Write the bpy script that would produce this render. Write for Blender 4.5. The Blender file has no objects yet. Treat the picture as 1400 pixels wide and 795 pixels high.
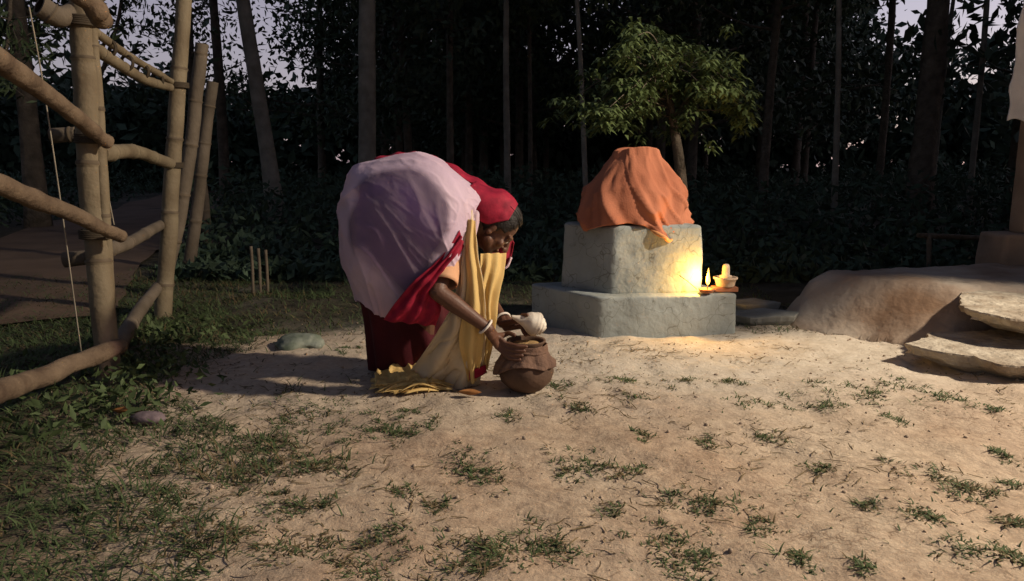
import bpy, bmesh, math, random
import numpy as np
from mathutils import Vector, Matrix
S = bpy.context.scene
C = S.collection
rad = math.radians
RS = np.random.RandomState(7)

# ------------------------------------------------------------------ camera
CAM_H, F, HORIZON = 0.95, 1018.0, 225.0
PITCH = math.atan((397.5 - HORIZON) / F)
cam = bpy.data.objects.new('camera', bpy.data.cameras.new('camera'))
C.objects.link(cam)
cam.location = (0, 0, CAM_H)
cam.rotation_euler = (math.pi / 2 - PITCH, 0, 0)
cam.data.sensor_width = 36.0
cam.data.lens = 36.0 * F / 1400.0
cam.data.clip_start = 0.05
cam.data.clip_end = 1000
S.camera = cam
# ------------------------------------------------------------------ sky, sun, exposure
SUN_EL, SUN_AZ = rad(3.0), rad(60)          # azimuth measured from +Y towards +X: low behind the wood
w = bpy.data.worlds.new('World'); S.world = w; w.use_nodes = True
nt = w.node_tree
sky = nt.nodes.new('ShaderNodeTexSky'); sky.sky_type = 'NISHITA'; sky.sun_disc = False
sky.sun_elevation = SUN_EL; sky.sun_rotation = SUN_AZ
sky.air_density = 1.0; sky.dust_density = 1.0; sky.ozone_density = 3.0
bg = nt.nodes['Background']; bg.inputs['Strength'].default_value = 0.10
# dusk veil of thin lavender cloud: brightest low in the sky, dim overhead, a little pinker towards the sunset
tcw = nt.nodes.new('ShaderNodeTexCoord'); sep = nt.nodes.new('ShaderNodeSeparateXYZ'); nt.links.new(tcw.outputs['Generated'], sep.inputs[0])
rw = nt.nodes.new('ShaderNodeValToRGB'); nt.links.new(sep.outputs['Z'], rw.inputs[0])
for p_, c_ in ((0.0, (4.6, 3.6, 4.2)), (.12, (3.6, 4.1, 6.9)), (.3, (2.4, 2.8, 4.9)), (.6, (.8, .95, 1.5)), (1.0, (.5, .62, 1.0))):
    e_ = rw.color_ramp.elements.new(p_) if p_ not in (0.0, 1.0) else rw.color_ramp.elements[int(p_)]
    e_.position = p_; e_.color = (*c_, 1)
dt = nt.nodes.new('ShaderNodeVectorMath'); dt.operation = 'DOT_PRODUCT'; dt.inputs[1].default_value = (math.sin(SUN_AZ), math.cos(SUN_AZ), 0)
nt.links.new(tcw.outputs['Generated'], dt.inputs[0])
r2 = nt.nodes.new('ShaderNodeMapRange'); r2.inputs[1].default_value = -1; r2.inputs[2].default_value = 1; r2.inputs[3].default_value = .30; r2.inputs[4].default_value = 1.15
nt.links.new(dt.outputs['Value'], r2.inputs[0])
mx1 = nt.nodes.new('ShaderNodeMix'); mx1.data_type = 'RGBA'; mx1.blend_type = 'MULTIPLY'; mx1.inputs[0].default_value = 1
nt.links.new(rw.outputs[0], mx1.inputs[6]); nt.links.new(r2.outputs[0], mx1.inputs[7])
mx2 = nt.nodes.new('ShaderNodeMix'); mx2.data_type = 'RGBA'; mx2.blend_type = 'ADD'; mx2.inputs[0].default_value = 1
nt.links.new(mx1.outputs[2], mx2.inputs[6]); nt.links.new(sky.outputs[0], mx2.inputs[7]); nt.links.new(mx2.outputs[2], bg.inputs['Color'])
sl = bpy.data.lights.new('sun', 'SUN'); sl.energy = 0.03; sl.angle = rad(0.5); sl.color = (1, .8, .65)
sun = bpy.data.objects.new('sun', sl); C.objects.link(sun)
sd = Vector((math.sin(SUN_AZ) * math.cos(SUN_EL), math.cos(SUN_AZ) * math.cos(SUN_EL), math.sin(SUN_EL)))
sun.rotation_euler = sd.to_track_quat('Z', 'Y').to_euler(); sun.location = sd * 60
S.view_settings.view_transform = 'Standard'; S.view_settings.look = 'None'
S.view_settings.gamma = 1.0; S.view_settings.exposure = 0.0; S.view_settings.use_curve_mapping = False
# the yard lamp: a bare bulb outside the frame on the right (its fixture is built below)
BULB = Vector((5.6, 2.0, 4.0))
bl = bpy.data.lights.new('yard_bulb_light', 'POINT'); bl.energy = 2550; bl.color = (1.0, .85, .66); bl.shadow_soft_size = .15
blo = bpy.data.objects.new('yard_bulb_light', bl); C.objects.link(blo); blo.location = BULB

# ------------------------------------------------------------------ pixel -> world helpers
CP, SP = math.cos(PITCH), math.sin(PITCH)
def ray(px, py):
    a, b = (px - 700) / F, (397.5 - py) / F
    return Vector((a, CP + b * SP, -SP + b * CP))
def at(px, py, Y):
    d = ray(px, py); t = Y / d.y
    return Vector((d.x * t, Y, CAM_H + d.z * t))
def gnd(px, py, z=0.0):
    d = ray(px, py); t = (z - CAM_H) / d.z
    return Vector((d.x * t, d.y * t, z))

# ------------------------------------------------------------------ noise
def _hash(i, j, k):
    n = (i.astype(np.int64) * 374761393 + j.astype(np.int64) * 668265263 + k.astype(np.int64) * 2147483647) & 0xffffffff
    n = ((n ^ (n >> 13)) * 1274126177) & 0xffffffff
    n = ((n ^ (n >> 16)) * 2246822519) & 0xffffffff
    return ((n ^ (n >> 15)) & 0xffff) / 65535.0
def vnoise(p):
    p = np.asarray(p, float); f = np.floor(p); t = p - f; t = t * t * t * (t * (t * 6 - 15) + 10)
    i, j, k = f[:, 0], f[:, 1], f[:, 2]
    r = 0
    for a in (0, 1):
        for b in (0, 1):
            for c in (0, 1):
                wgt = (t[:, 0] if a else 1 - t[:, 0]) * (t[:, 1] if b else 1 - t[:, 1]) * (t[:, 2] if c else 1 - t[:, 2])
                r = r + wgt * _hash(i + a, j + b, k + c)
    return r * 2 - 1
def fbm(p, o=3):
    p = np.asarray(p, float); r = 0; a = 1; s = 0
    for q in range(o):
        r = r + a * vnoise(p * 2 ** q + 17.3 * q); s += a; a *= .5
    return r / s
def n3(x, y, z, s=1.0, o=3):
    return fbm(np.stack([np.ravel(x) * s, np.ravel(y) * s, np.ravel(z) * s], 1), o)
def sstep(a, b, x):
    t = np.clip((x - a) / (b - a), 0, 1); return t * t * (3 - 2 * t)

# ------------------------------------------------------------------ materials
def mat(name, col, rough=.8, var=.25, scale=6, bump=0, bscale=40, col2=None, spec=.25, trans=0, detail=5, metal=0, bdist=.01):
    m = bpy.data.materials.new(name); m.use_nodes = True
    N, L = m.node_tree.nodes, m.node_tree.links
    b = N['Principled BSDF']; b.inputs['Roughness'].default_value = rough
    b.inputs['Specular IOR Level'].default_value = spec; b.inputs['Metallic'].default_value = metal
    tc = N.new('ShaderNodeTexCoord')
    nz = N.new('ShaderNodeTexNoise'); nz.inputs['Scale'].default_value = scale; nz.inputs['Detail'].default_value = detail
    L.new(tc.outputs['Object'], nz.inputs['Vector'])
    cr = N.new('ShaderNodeValToRGB')
    c2 = col2 or tuple(c * (1 - var) for c in col)
    c1 = tuple(min(1, c * (1 + var * .5)) for c in col) if not col2 else col
    cr.color_ramp.elements[0].position = .32; cr.color_ramp.elements[1].position = .68
    cr.color_ramp.elements[0].color = (*c2, 1); cr.color_ramp.elements[1].color = (*c1, 1)
    L.new(nz.outputs['Fac'], cr.inputs['Fac']); L.new(cr.outputs['Color'], b.inputs['Base Color'])
    if bump:
        n2 = N.new('ShaderNodeTexNoise'); n2.inputs['Scale'].default_value = bscale; n2.inputs['Detail'].default_value = 6
        L.new(tc.outputs['Object'], n2.inputs['Vector'])
        bp = N.new('ShaderNodeBump'); bp.inputs['Strength'].default_value = bump; bp.inputs['Distance'].default_value = bdist
        L.new(n2.outputs['Fac'], bp.inputs['Height']); L.new(bp.outputs['Normal'], b.inputs['Normal'])
    if trans:
        t = N.new('ShaderNodeBsdfTranslucent'); L.new(cr.outputs['Color'], t.inputs['Color'])
        mx = N.new('ShaderNodeMixShader'); mx.inputs[0].default_value = trans
        L.new(b.outputs[0], mx.inputs[1]); L.new(t.outputs[0], mx.inputs[2])
        L.new(mx.outputs[0], N['Material Output'].inputs['Surface'])
    return m
def emis(name, col, st):
    m = bpy.data.materials.new(name); m.use_nodes = True
    b = m.node_tree.nodes['Principled BSDF']; b.inputs['Base Color'].default_value = (*col, 1)
    b.inputs['Emission Color'].default_value = (*col, 1); b.inputs['Emission Strength'].default_value = st
    return m

def ground_mat():
    m = bpy.data.materials.new('sandy_earth'); m.use_nodes = True
    N, L = m.node_tree.nodes, m.node_tree.links; b = N['Principled BSDF']
    b.inputs['Roughness'].default_value = .95; b.inputs['Specular IOR Level'].default_value = .1
    tc = N.new('ShaderNodeTexCoord')
    def noise(s, d=5, r=.55):
        n = N.new('ShaderNodeTexNoise'); n.inputs['Scale'].default_value = s; n.inputs['Detail'].default_value = d
        n.inputs['Roughness'].default_value = r; L.new(tc.outputs['Object'], n.inputs['Vector']); return n
    def ramp(src, p0, c0, p1, c1):
        r = N.new('ShaderNodeValToRGB'); e = r.color_ramp.elements
        e[0].position, e[1].position = p0, p1; e[0].color, e[1].color = (*c0, 1), (*c1, 1)
        L.new(src, r.inputs['Fac']); return r
    def mix(f, a, b_, mode='MIX'):
        x = N.new('ShaderNodeMix'); x.data_type = 'RGBA'; x.blend_type = mode
        if isinstance(f, float): x.inputs[0].default_value = f
        else: L.new(f, x.inputs[0])
        L.new(a, x.inputs[6]); L.new(b_, x.inputs[7]); return x.outputs[2]
    base = ramp(noise(1.3, 6, .6).outputs['Fac'], .35, (.41, .30, .215), .65, (.52, .43, .33))
    fine = ramp(noise(22, 8, .7).outputs['Fac'], .3, (.62, .58, .55), .62, (1.05, 1.03, 1))
    c = mix(1.0, base.outputs[0], fine.outputs[0], 'MULTIPLY')
    at_ = N.new('ShaderNodeAttribute'); at_.attribute_name = 'soil_shade'
    dark = ramp(noise(9, 6).outputs['Fac'], .3, (.03, .028, .02), .7, (.075, .065, .045))  # dark earth, deepened to paint in the shade beyond the yard
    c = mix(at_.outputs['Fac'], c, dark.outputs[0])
    ad_ = N.new('ShaderNodeAttribute'); ad_.attribute_name = 'lamp_pool'
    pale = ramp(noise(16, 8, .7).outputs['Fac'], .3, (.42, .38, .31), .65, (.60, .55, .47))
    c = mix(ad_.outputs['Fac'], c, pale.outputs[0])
    # dry crust: fine dark cracks between irregular plates
    vo = N.new('ShaderNodeTexVoronoi'); vo.feature = 'DISTANCE_TO_EDGE'; vo.inputs['Scale'].default_value = 9
    wn = N.new('ShaderNodeMix'); wn.data_type = 'RGBA'; wn.blend_type = 'LINEAR_LIGHT'; wn.inputs[0].default_value = .12
    L.new(tc.outputs['Object'], wn.inputs[6]); L.new(noise(7, 4).outputs['Color'], wn.inputs[7]); L.new(wn.outputs[2], vo.inputs['Vector'])
    ck = ramp(vo.outputs['Distance'], .0, (.45, .40, .36), .035, (1, 1, 1)); msk = ramp(noise(1.7, 3).outputs['Fac'], .50, (0, 0, 0), .62, (.8, .8, .8))
    cm_ = N.new('ShaderNodeMix'); cm_.data_type = 'RGBA'; cm_.blend_type = 'MULTIPLY'; L.new(msk.outputs[0], cm_.inputs[0]); L.new(c, cm_.inputs[6]); L.new(ck.outputs[0], cm_.inputs[7]); c = cm_.outputs[2]
    L.new(c, b.inputs['Base Color'])
    bp = N.new('ShaderNodeBump'); bp.inputs['Strength'].default_value = .7; bp.inputs['Distance'].default_value = .012
    L.new(noise(55, 8, .65).outputs['Fac'], bp.inputs['Height']); L.new(bp.outputs['Normal'], b.inputs['Normal'])
    return m

M = {}
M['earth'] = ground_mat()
M['road'] = mat('dusty_road', (.14, .09, .058), .95, .3, 2, .5, 30)
M['mud'] = mat('brown_mud', (.30, .19, .115), .95, .3, 5, .7, 26, (.19, .115, .07))
M['sand'] = mat('pale_crust', (.46, .41, .33), .95, .2, 9, 1.0, 26, (.24, .19, .14), detail=10, bdist=.02)
M['bank'] = mat('mud_and_crust', (.42, .37, .31), .95, .3, 2.3, 1.0, 20, (.22, .14, .09), detail=10)
M['plaster'] = mat('grey_mud_plaster', (.33, .36, .35), .92, .2, 4, .6, 30, (.22, .24, .23), detail=9)
M['stone'] = mat('grey_stone', (.30, .30, .27), .9, .3, 8, .6, 30)
M['brick'] = mat('fired_clay', (.32, .13, .07), .9, .3, 20, .3, 60)
M['clay'] = mat('clay_pot', (.10, .058, .038), .75, .3, 12, .3, 50)
M['palestone'] = mat('pale_carved_stone', (.48, .36, .26), .85, .2, 30, .3, 60)
M['bamboo'] = mat('dry_bamboo', (.23, .185, .12), .75, .35, 5, .5, 40, (.14, .105, .065), detail=9)
M['bamboo_old'] = mat('weathered_bamboo', (.17, .135, .10), .85, .35, 5, .5, 40, (.09, .07, .05), detail=9)
M['node'] = mat('bamboo_node', (.12, .09, .06), .8, .3, 20)
M['rustwood'] = mat('red_brown_wood', (.19, .135, .088), .85, .4, 8, .8, 45, (.085, .055, .036))
M['hollow'] = mat('dark_hollow', (.03, .02, .012), .9)
M['twine'] = mat('twine', (.30, .26, .2), .9)
M['lash'] = mat('dark_lashing', (.06, .045, .03), .9)
M['orange'] = mat('orange_cloth', (.50, .19, .105), .85, .18, 5, .3, 120, (.38, .13, .07), trans=.1)
M['orange_in'] = mat('faded_orange_cloth', (.66, .30, .12), .85, .2, 9, .2, 90)
M['saree'] = mat('pale_lilac_saree', (.74, .55, .60), .7, .1, 4, .15, 90, (.66, .48, .57), trans=.18)
def sheer(m):
    """thin woven cloth: lets part of what lies under it show, less where it is folded double"""
    N, L = m.node_tree.nodes, m.node_tree.links; out = N['Material Output']; src = out.inputs['Surface'].links[0].from_socket
    mr = N.new('ShaderNodeAttribute'); mr.attribute_name = 'single_layer'
    tr = N.new('ShaderNodeBsdfTransparent'); tr.inputs[0].default_value = (.95, .86, .95, 1); mx = N.new('ShaderNodeMixShader')
    L.new(mr.outputs['Fac'], mx.inputs[0]); L.new(src, mx.inputs[1]); L.new(tr.outputs[0], mx.inputs[2]); L.new(mx.outputs[0], out.inputs['Surface'])
M['saree_sheer'] = mat('sheer_lilac_saree', (.74, .57, .67), .7, .1, 4, .15, 90, (.64, .48, .62), trans=.15); sheer(M['saree_sheer'])
M['plum'] = mat('plum_petticoat', (.12, .075, .19), .9, .3, 6, col2=(.08, .05, .13))
M['red'] = mat('crimson_border', (.40, .015, .045), .7, .3, 30, .12, 90, (.22, .008, .028), trans=.12)
M['skirt'] = mat('maroon_skirt', (.065, .006, .011), .8, .3, 6, .2, 80)
M['shawl'] = mat('yellow_shawl', (.74, .53, .21), .75, .12, 6, .15, 90, (.66, .46, .18), trans=.18)
M['shawl2'] = mat('cream_shawl', (.72, .60, .42), .75, .12, 6, .15, 90, (.62, .5, .33), trans=.18)
M['peach'] = mat('peach_blouse', (.66, .36, .20), .75, .1, 12, .1, 90)
M['skin'] = mat('brown_skin', (.12, .055, .034), .5, .15, 14, .15, 90, spec=.35)
M['hair'] = mat('dark_hair', (.035, .03, .028), .5, .4, 30, .5, 150, (.012, .01, .01))
M['eye'] = mat('eye_white', (.5, .45, .4), .3)
M['white'] = mat('white_bangle', (.75, .68, .6), .4, .08)
M['conch'] = mat('conch_shell', (.72, .66, .56), .4, .15, 20, .2, 60, (.55, .47, .38))
M['potcloth'] = mat('brown_cloth', (.20, .12, .085), .95, .25, 10, .7, 70, (.12, .07, .05))
M['bark'] = mat('tree_bark', (.16, .13, .10), .95, .4, 7, 1, 22, (.08, .066, .05), bdist=.03)
M['palebark'] = mat('pale_bark', (.26, .24, .20), .95, .35, 6, .8, 25, (.15, .135, .11), bdist=.02)
M['leaf'] = mat('dark_leaf', (.06, .09, .04), .6, .4, 2.5, spec=.3)
M['leaf2'] = mat('bluish_leaf', (.06, .09, .055), .6, .4, 2.5, spec=.3)
M['mango'] = mat('fresh_leaf', (.15, .20, .08), .5, .35, 9, col2=(.09, .125, .045), trans=.2)
M['under'] = mat('undergrowth_leaf', (.05, .08, .05), .7, .4, 3)
M['grass'] = mat('grass_blade', (.085, .12, .045), .7, .4, 12, col2=(.04, .06, .022))
M['drygrass'] = mat('dry_stalk', (.17, .125, .06), .85, .4, 20, col2=(.08, .055, .03))
M['deadleaf'] = mat('dead_leaf', (.34, .15, .05), .8, .4, 20)
M['pillar'] = mat('brown_plaster_pillar', (.30, .22, .16), .9, .25, 5, .5, 30)
M['sheet'] = mat('white_sheet', (.55, .56, .58), .7, .12, 8, .2, 40)
M['iron'] = mat('lamp_pole', (.12, .11, .1), .6)
M['flame'] = emis('flame', (1, .50, .09), 5)
M['bulbglass'] = emis('bulb_glow', (1, .78, .5), 60)
M['wick'] = mat('wick', (.05, .04, .03), .9)

def weather(m):
    '''hairline cracks and soot blotches on the plaster'''
    N, L = m.node_tree.nodes, m.node_tree.links; b = N['Principled BSDF']; src = b.inputs['Base Color'].links[0].from_socket
    tc = N.new('ShaderNodeTexCoord'); nz = N.new('ShaderNodeTexNoise'); nz.inputs['Scale'].default_value = 6; L.new(tc.outputs['Object'], nz.inputs['Vector'])
    wp = N.new('ShaderNodeMix'); wp.data_type = 'RGBA'; wp.blend_type = 'LINEAR_LIGHT'; wp.inputs[0].default_value = .16; L.new(tc.outputs['Object'], wp.inputs[6]); L.new(nz.outputs['Color'], wp.inputs[7])
    vo = N.new('ShaderNodeTexVoronoi'); vo.feature = 'DISTANCE_TO_EDGE'; vo.inputs['Scale'].default_value = 5; L.new(wp.outputs[2], vo.inputs['Vector'])
    def mul(fac_src, p0, c0, p1, c1, cur):
        r = N.new('ShaderNodeValToRGB'); r.color_ramp.elements[0].position = p0; r.color_ramp.elements[1].position = p1
        r.color_ramp.elements[0].color = (*c0, 1); r.color_ramp.elements[1].color = (*c1, 1); L.new(fac_src, r.inputs[0])
        x = N.new('ShaderNodeMix'); x.data_type = 'RGBA'; x.blend_type = 'MULTIPLY'; x.inputs[0].default_value = 1; L.new(cur, x.inputs[6]); L.new(r.outputs[0], x.inputs[7]); return x.outputs[2]
    c = mul(vo.outputs['Distance'], 0, (.55, .52, .48), .012, (1, 1, 1), src)
    n2 = N.new('ShaderNodeTexNoise'); n2.inputs['Scale'].default_value = 11; n2.inputs['Detail'].default_value = 7; n2.inputs['Roughness'].default_value = .7; L.new(tc.outputs['Object'], n2.inputs['Vector'])
    c = mul(n2.outputs['Fac'], .27, (.45, .42, .38), .40, (1, 1, 1), c)
    L.new(c, b.inputs['Base Color'])
weather(M['plaster'])
# ------------------------------------------------------------------ object helpers
def tag(o, label=None, cat=None, group=None, kind=None):
    for k, v in (('label', label), ('category', cat), ('group', group), ('kind', kind)):
        if v: o[k] = v
    return o
def thing(name, loc, label, cat, group=None):
    o = bpy.data.objects.new(name, None); C.objects.link(o); o.location = loc; o.empty_display_size = .1
    return tag(o, label, cat, group)
def wloc(o):
    v = Vector((0, 0, 0))
    while o is not None: v += o.location; o = o.parent
    return v
def mk(name, V, Fc, m, parent=None, loc=None, smooth=True, mi=None):
    """one mesh object; vertices in world space, stored about loc (or the parent's base)"""
    V = np.asarray(V, float).reshape(-1, 3)
    off = Vector(loc) if loc is not None else (wloc(parent) if parent else Vector((0, 0, 0)))
    me = bpy.data.meshes.new(name)
    V = V - np.array(off)
    if isinstance(Fc, np.ndarray):
        n, k = Fc.shape
        me.vertices.add(len(V)); me.vertices.foreach_set('co', V.ravel())
        me.loops.add(n * k); me.loops.foreach_set('vertex_index', Fc.ravel().astype(np.int32))
        me.polygons.add(n); me.polygons.foreach_set('loop_start', np.arange(0, n * k, k, dtype=np.int32))
        me.polygons.foreach_set('loop_total', np.full(n, k, dtype=np.int32))
        me.update(calc_edges=True)
    else:
        me.from_pydata([tuple(v) for v in V], [], Fc)
    for x in (m if isinstance(m, (list, tuple)) else [m]): me.materials.append(x)
    if mi is not None: me.polygons.foreach_set('material_index', np.asarray(mi, np.int32))
    if smooth: me.polygons.foreach_set('use_smooth', np.ones(len(me.polygons), bool))
    o = bpy.data.objects.new(name, me); C.objects.link(o)
    if parent: o.parent = parent; o.location = off - wloc(parent)
    else: o.location = off
    return o
def solid(o, t, off=0):
    md = o.modifiers.new('thick', 'SOLIDIFY'); md.thickness = t; md.offset = off; return o
def cr(P, t):
    """Catmull-Rom through rows of P at parameters t (0..n-1)"""
    P = np.asarray(P, float); n = len(P)
    i = np.clip(np.floor(t).astype(int), 0, n - 2); u = (t - i)
    u = u.reshape(-1, *([1] * (P.ndim - 1)))
    p1, p2 = P[i], P[i + 1]
    p0 = np.where((i > 0).reshape(u.shape), P[np.maximum(i - 1, 0)], 2 * p1 - p2)
    p3 = np.where((i < n - 2).reshape(u.shape), P[np.minimum(i + 2, n - 1)], 2 * p2 - p1)
    return .5 * (2 * p1 + (p2 - p0) * u + (2 * p0 - 5 * p1 + 4 * p2 - p3) * u ** 2 + (3 * p1 - p0 - 3 * p2 + p3) * u ** 3)
def gridfaces(a, b, wrap=False):
    i, j = np.meshgrid(np.arange(a - 1), np.arange(b if wrap else b - 1), indexing='ij')
    j2 = (j + 1) % b
    return np.stack([i * b + j, i * b + j2, (i + 1) * b + j2, (i + 1) * b + j], -1).reshape(-1, 4)
def patch(name, rows, nu, nv, m, parent=None, thick=.003, disp=None, loc=None):
    """cloth through a grid of control points rows[r][c]; disp(u,v,P) moves it along its normal"""
    G = np.array([[tuple(p) for p in r] for r in rows], float)
    A = cr(G, np.linspace(0, len(G) - 1, nv))
    B = cr(A.transpose(1, 0, 2), np.linspace(0, G.shape[1] - 1, nu)).transpose(1, 0, 2)
    if disp:
        N = np.cross(np.gradient(B, axis=1), np.gradient(B, axis=0))
        N /= np.linalg.norm(N, axis=2, keepdims=True) + 1e-9
        u, v = np.meshgrid(np.linspace(0, 1, nu), np.linspace(0, 1, nv))
        d = disp(u.ravel(), v.ravel(), B.reshape(-1, 3)).reshape(nv, nu)
        B = B + N * d[..., None]
    o = mk(name, B.reshape(-1, 3), gridfaces(nv, nu), m, parent, loc)
    return solid(o, thick) if thick else o
def frames(P):
    P = np.asarray(P, float); T = np.gradient(P, axis=0); T /= np.linalg.norm(T, axis=1, keepdims=True) + 1e-9
    a = np.array([0, 0, 1.0]) if abs(T[0][2]) < .9 else np.array([1.0, 0, 0])
    N = np.zeros_like(P); n = a - T[0] * a.dot(T[0])
    for i in range(len(P)):
        n = n - T[i] * n.dot(T[i]); n /= np.linalg.norm(n) + 1e-9; N[i] = n
    return T, N, np.cross(T, N)
def tubev(P, r, seg=10, jit=0, s=8):
    P = np.asarray(P, float); r = np.broadcast_to(np.asarray(r, float), (len(P),))
    T, N, B = frames(P); a = np.linspace(0, 2 * np.pi, seg, endpoint=False)
    R = r[:, None] * np.ones(seg)
    V = P[:, None] + (N[:, None] * np.cos(a)[None, :, None] + B[:, None] * np.sin(a)[None, :, None]) * R[..., None]
    if jit:
        k = 1 + jit * n3(V[..., 0], V[..., 1], V[..., 2], s).reshape(len(P), seg)
        V = P[:, None] + (V - P[:, None]) * k[..., None]
    return V.reshape(-1, 3)
def tube(P, r, seg=10, jit=0, s=8):
    """closed tube: vertices and faces (list)"""
    V = tubev(P, r, seg, jit, s); n = len(P)
    f = gridfaces(n, seg, True).tolist()
    f.append(list(range(seg))[::-1]); f.append(list(range((n - 1) * seg, n * seg)))
    return V, f
class MB:
    def __init__(s): s.V = []; s.F = []; s.n = 0; s.mi = []
    def add(s, V, f, mi=0):
        V = np.asarray(V, float).reshape(-1, 3); f = f.tolist() if isinstance(f, np.ndarray) else f
        s.V.append(V); s.F += [[i + s.n for i in q] for q in f]; s.n += len(V); s.mi += [mi] * len(f); return s
    def build(s, name, m, parent=None, loc=None, smooth=True):
        return mk(name, np.concatenate(s.V), s.F, m, parent, loc, smooth, s.mi)
def smoothpath(pts, n):
    return cr(np.array([tuple(p) for p in pts], float), np.linspace(0, len(pts) - 1, n))
def ico(c, r, sub=2, scl=(1, 1, 1), rot=None):
    bm = bmesh.new(); bmesh.ops.create_icosphere(bm, subdivisions=sub, radius=1)
    V = np.array([v.co[:] for v in bm.verts]) * np.array(scl) * r; f = [[v.index for v in q.verts] for q in bm.faces]; bm.free()
    if rot is not None: V = V @ np.array(rot).T
    return V + np.array(c), f
def lathe(prof, c, seg=28, axis=(0, 0, 1), jit=0):
    """prof: (radius, height) pairs"""
    q = np.array(Vector(axis).to_track_quat('Z', 'Y').to_matrix())
    a = np.linspace(0, 2 * np.pi, seg, endpoint=False)
    V = np.array([[(r * math.cos(t), r * math.sin(t), h) for t in a] for r, h in prof]).reshape(-1, 3)
    if jit: V = V * (1 + jit * n3(V[:, 0], V[:, 1], V[:, 2], 20)[:, None] * np.array([1, 1, 0]))
    f = gridfaces(len(prof), seg, True).tolist()
    f.append(list(range(seg))[::-1]); f.append(list(range((len(prof) - 1) * seg, len(prof) * seg)))
    return V @ q.T + np.array(c), f

# ------------------------------------------------------------------ THE GROUND
def bank_h(x, y):
    """raised mud platform on the right: its height over the yard"""
    # signed distances to a polygon made of half planes (inside > 0)
    nx = n3(x, y, 0 * x, 2.2, 3) * .10
    def side(ax, ay, bx, by):
        l = math.hypot(bx - ax, by - ay)
        return ((bx - ax) * (y - ay) - (by - ay) * (x - ax)) / l
    front = side(1.58, 4.32, 2.40, 3.62) + nx
    front2 = side(2.2, 3.74, 4.5, 3.3) + nx
    back = side(3.5, 5.15, 1.62, 4.62) + nx * .5
    lft = side(1.66, 4.9, 1.62, 4.3) + nx * .6
    d = np.minimum(np.minimum(front, front2) / .42, np.minimum(back / .16, lft / .26))
    return .30 * sstep(0, 1, d)
def ground_h(x, y):
    x = np.asarray(x, float); y = np.asarray(y, float)
    near = np.exp(-((x / 8) ** 2 + ((y - 3) / 8) ** 2))
    z = .012 * n3(x, y, 0 * x + 5, 1.1, 2) + near * (.020 * n3(x, y, 0 * x, 4.5, 2) + .0085 * n3(x, y, 0 * x + 2, 17, 3))
    far = sstep(6, 14, y); z = z + far * .12 * n3(x, y, 0 * x + 9, .35, 3)
    return z
def gh(x, y): return float(ground_h(np.array([x]), np.array([y]))[0])
def axis(lo, a, b, hi, step, g=1.16):
    c = list(np.arange(a, b, step)); s = step; v = a; L_ = []
    while v > lo: s *= g; v -= s; L_.append(v)
    s = step; v = c[-1]; R_ = []
    while v < hi: s *= g; v += s; R_.append(v)
    return np.array(L_[::-1] + c + R_)
xs = axis(-160, -3.2, 4.0, 160, .02); ys = axis(-60, 1.0, 6.0, 220, .02)
XX, YY = np.meshgrid(xs, ys)
ZZ = ground_h(XX.ravel(), YY.ravel())
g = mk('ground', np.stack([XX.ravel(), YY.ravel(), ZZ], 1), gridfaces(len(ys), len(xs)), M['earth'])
tag(g, kind='structure')
# soil: humus under the left grass and beyond the yard, with shade painted in beyond
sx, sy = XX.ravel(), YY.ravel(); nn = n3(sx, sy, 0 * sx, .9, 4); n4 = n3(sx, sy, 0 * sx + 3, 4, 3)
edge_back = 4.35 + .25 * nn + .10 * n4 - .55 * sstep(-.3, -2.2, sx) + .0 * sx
soil_shade = sstep(-.08, .16, sy - edge_back)
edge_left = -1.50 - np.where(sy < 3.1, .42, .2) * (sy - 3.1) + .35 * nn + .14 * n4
soil_shade = np.maximum(soil_shade, .9 * sstep(-.02, .4, edge_left - sx))
at_ = g.data.attributes.new('soil_shade', 'FLOAT', 'POINT'); at_.data.foreach_set('value', soil_shade.astype(np.float32))

lamp_pool = np.clip(1.15 * np.exp(-(((sx - .9) / 1.7) ** 2 + ((sy - 3.75) / .8) ** 2)) + .35 * nn + .12 * n4, 0, 1) * .8  # paler earth near the altar: bright pool of lamplight painted into the ground colour
at2 = g.data.attributes.new('lamp_pool', 'FLOAT', 'POINT'); at2.data.foreach_set('value', lamp_pool.astype(np.float32))
# road on the far left
rp = [(-3.2, 4.2), (-4.1, 6.0), (-5.4, 9.5), (-7.2, 15), (-9.5, 24), (-12, 36)]
rc = smoothpath([(a, b, 0) for a, b in rp], 60); T_, N_, B_ = frames(rc)
side_ = np.stack([T_[:, 1], -T_[:, 0], 0 * T_[:, 0]], 1); W_ = np.linspace(.75, 1.5, 60)
rv = np.concatenate([(rc + side_ * (W_ * k + (0.12 * n3(rc[:, 0], rc[:, 1], 0 * rc[:, 0] + k * 5, 1.3) * abs(k)))[:, None])[:, None] for k in np.linspace(-1, 1, 9)], 1)
rv = rv.reshape(-1, 3); rv[:, 2] = ground_h(rv[:, 0], rv[:, 1]) + .022
tag(mk('road', rv, gridfaces(60, 9), M['road']), kind='structure')

# mud platform
bx = np.arange(1.3, 8, .03); by = np.arange(3.0, 5.6, .025); BX, BY = np.meshgrid(bx, by)
bz = bank_h(BX.ravel(), BY.ravel())
bz = np.where(bz > .001, bz + .016 * n3(BX, BY, BX * 0, 6, 3) + .006 * n3(BX, BY, BX * 0, 22, 2), -.06)
o = mk('mud_bank', np.stack([BX.ravel(), BY.ravel(), bz], 1), gridfaces(len(by), len(bx)), M['bank'])
tag(o, kind='structure')

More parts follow.
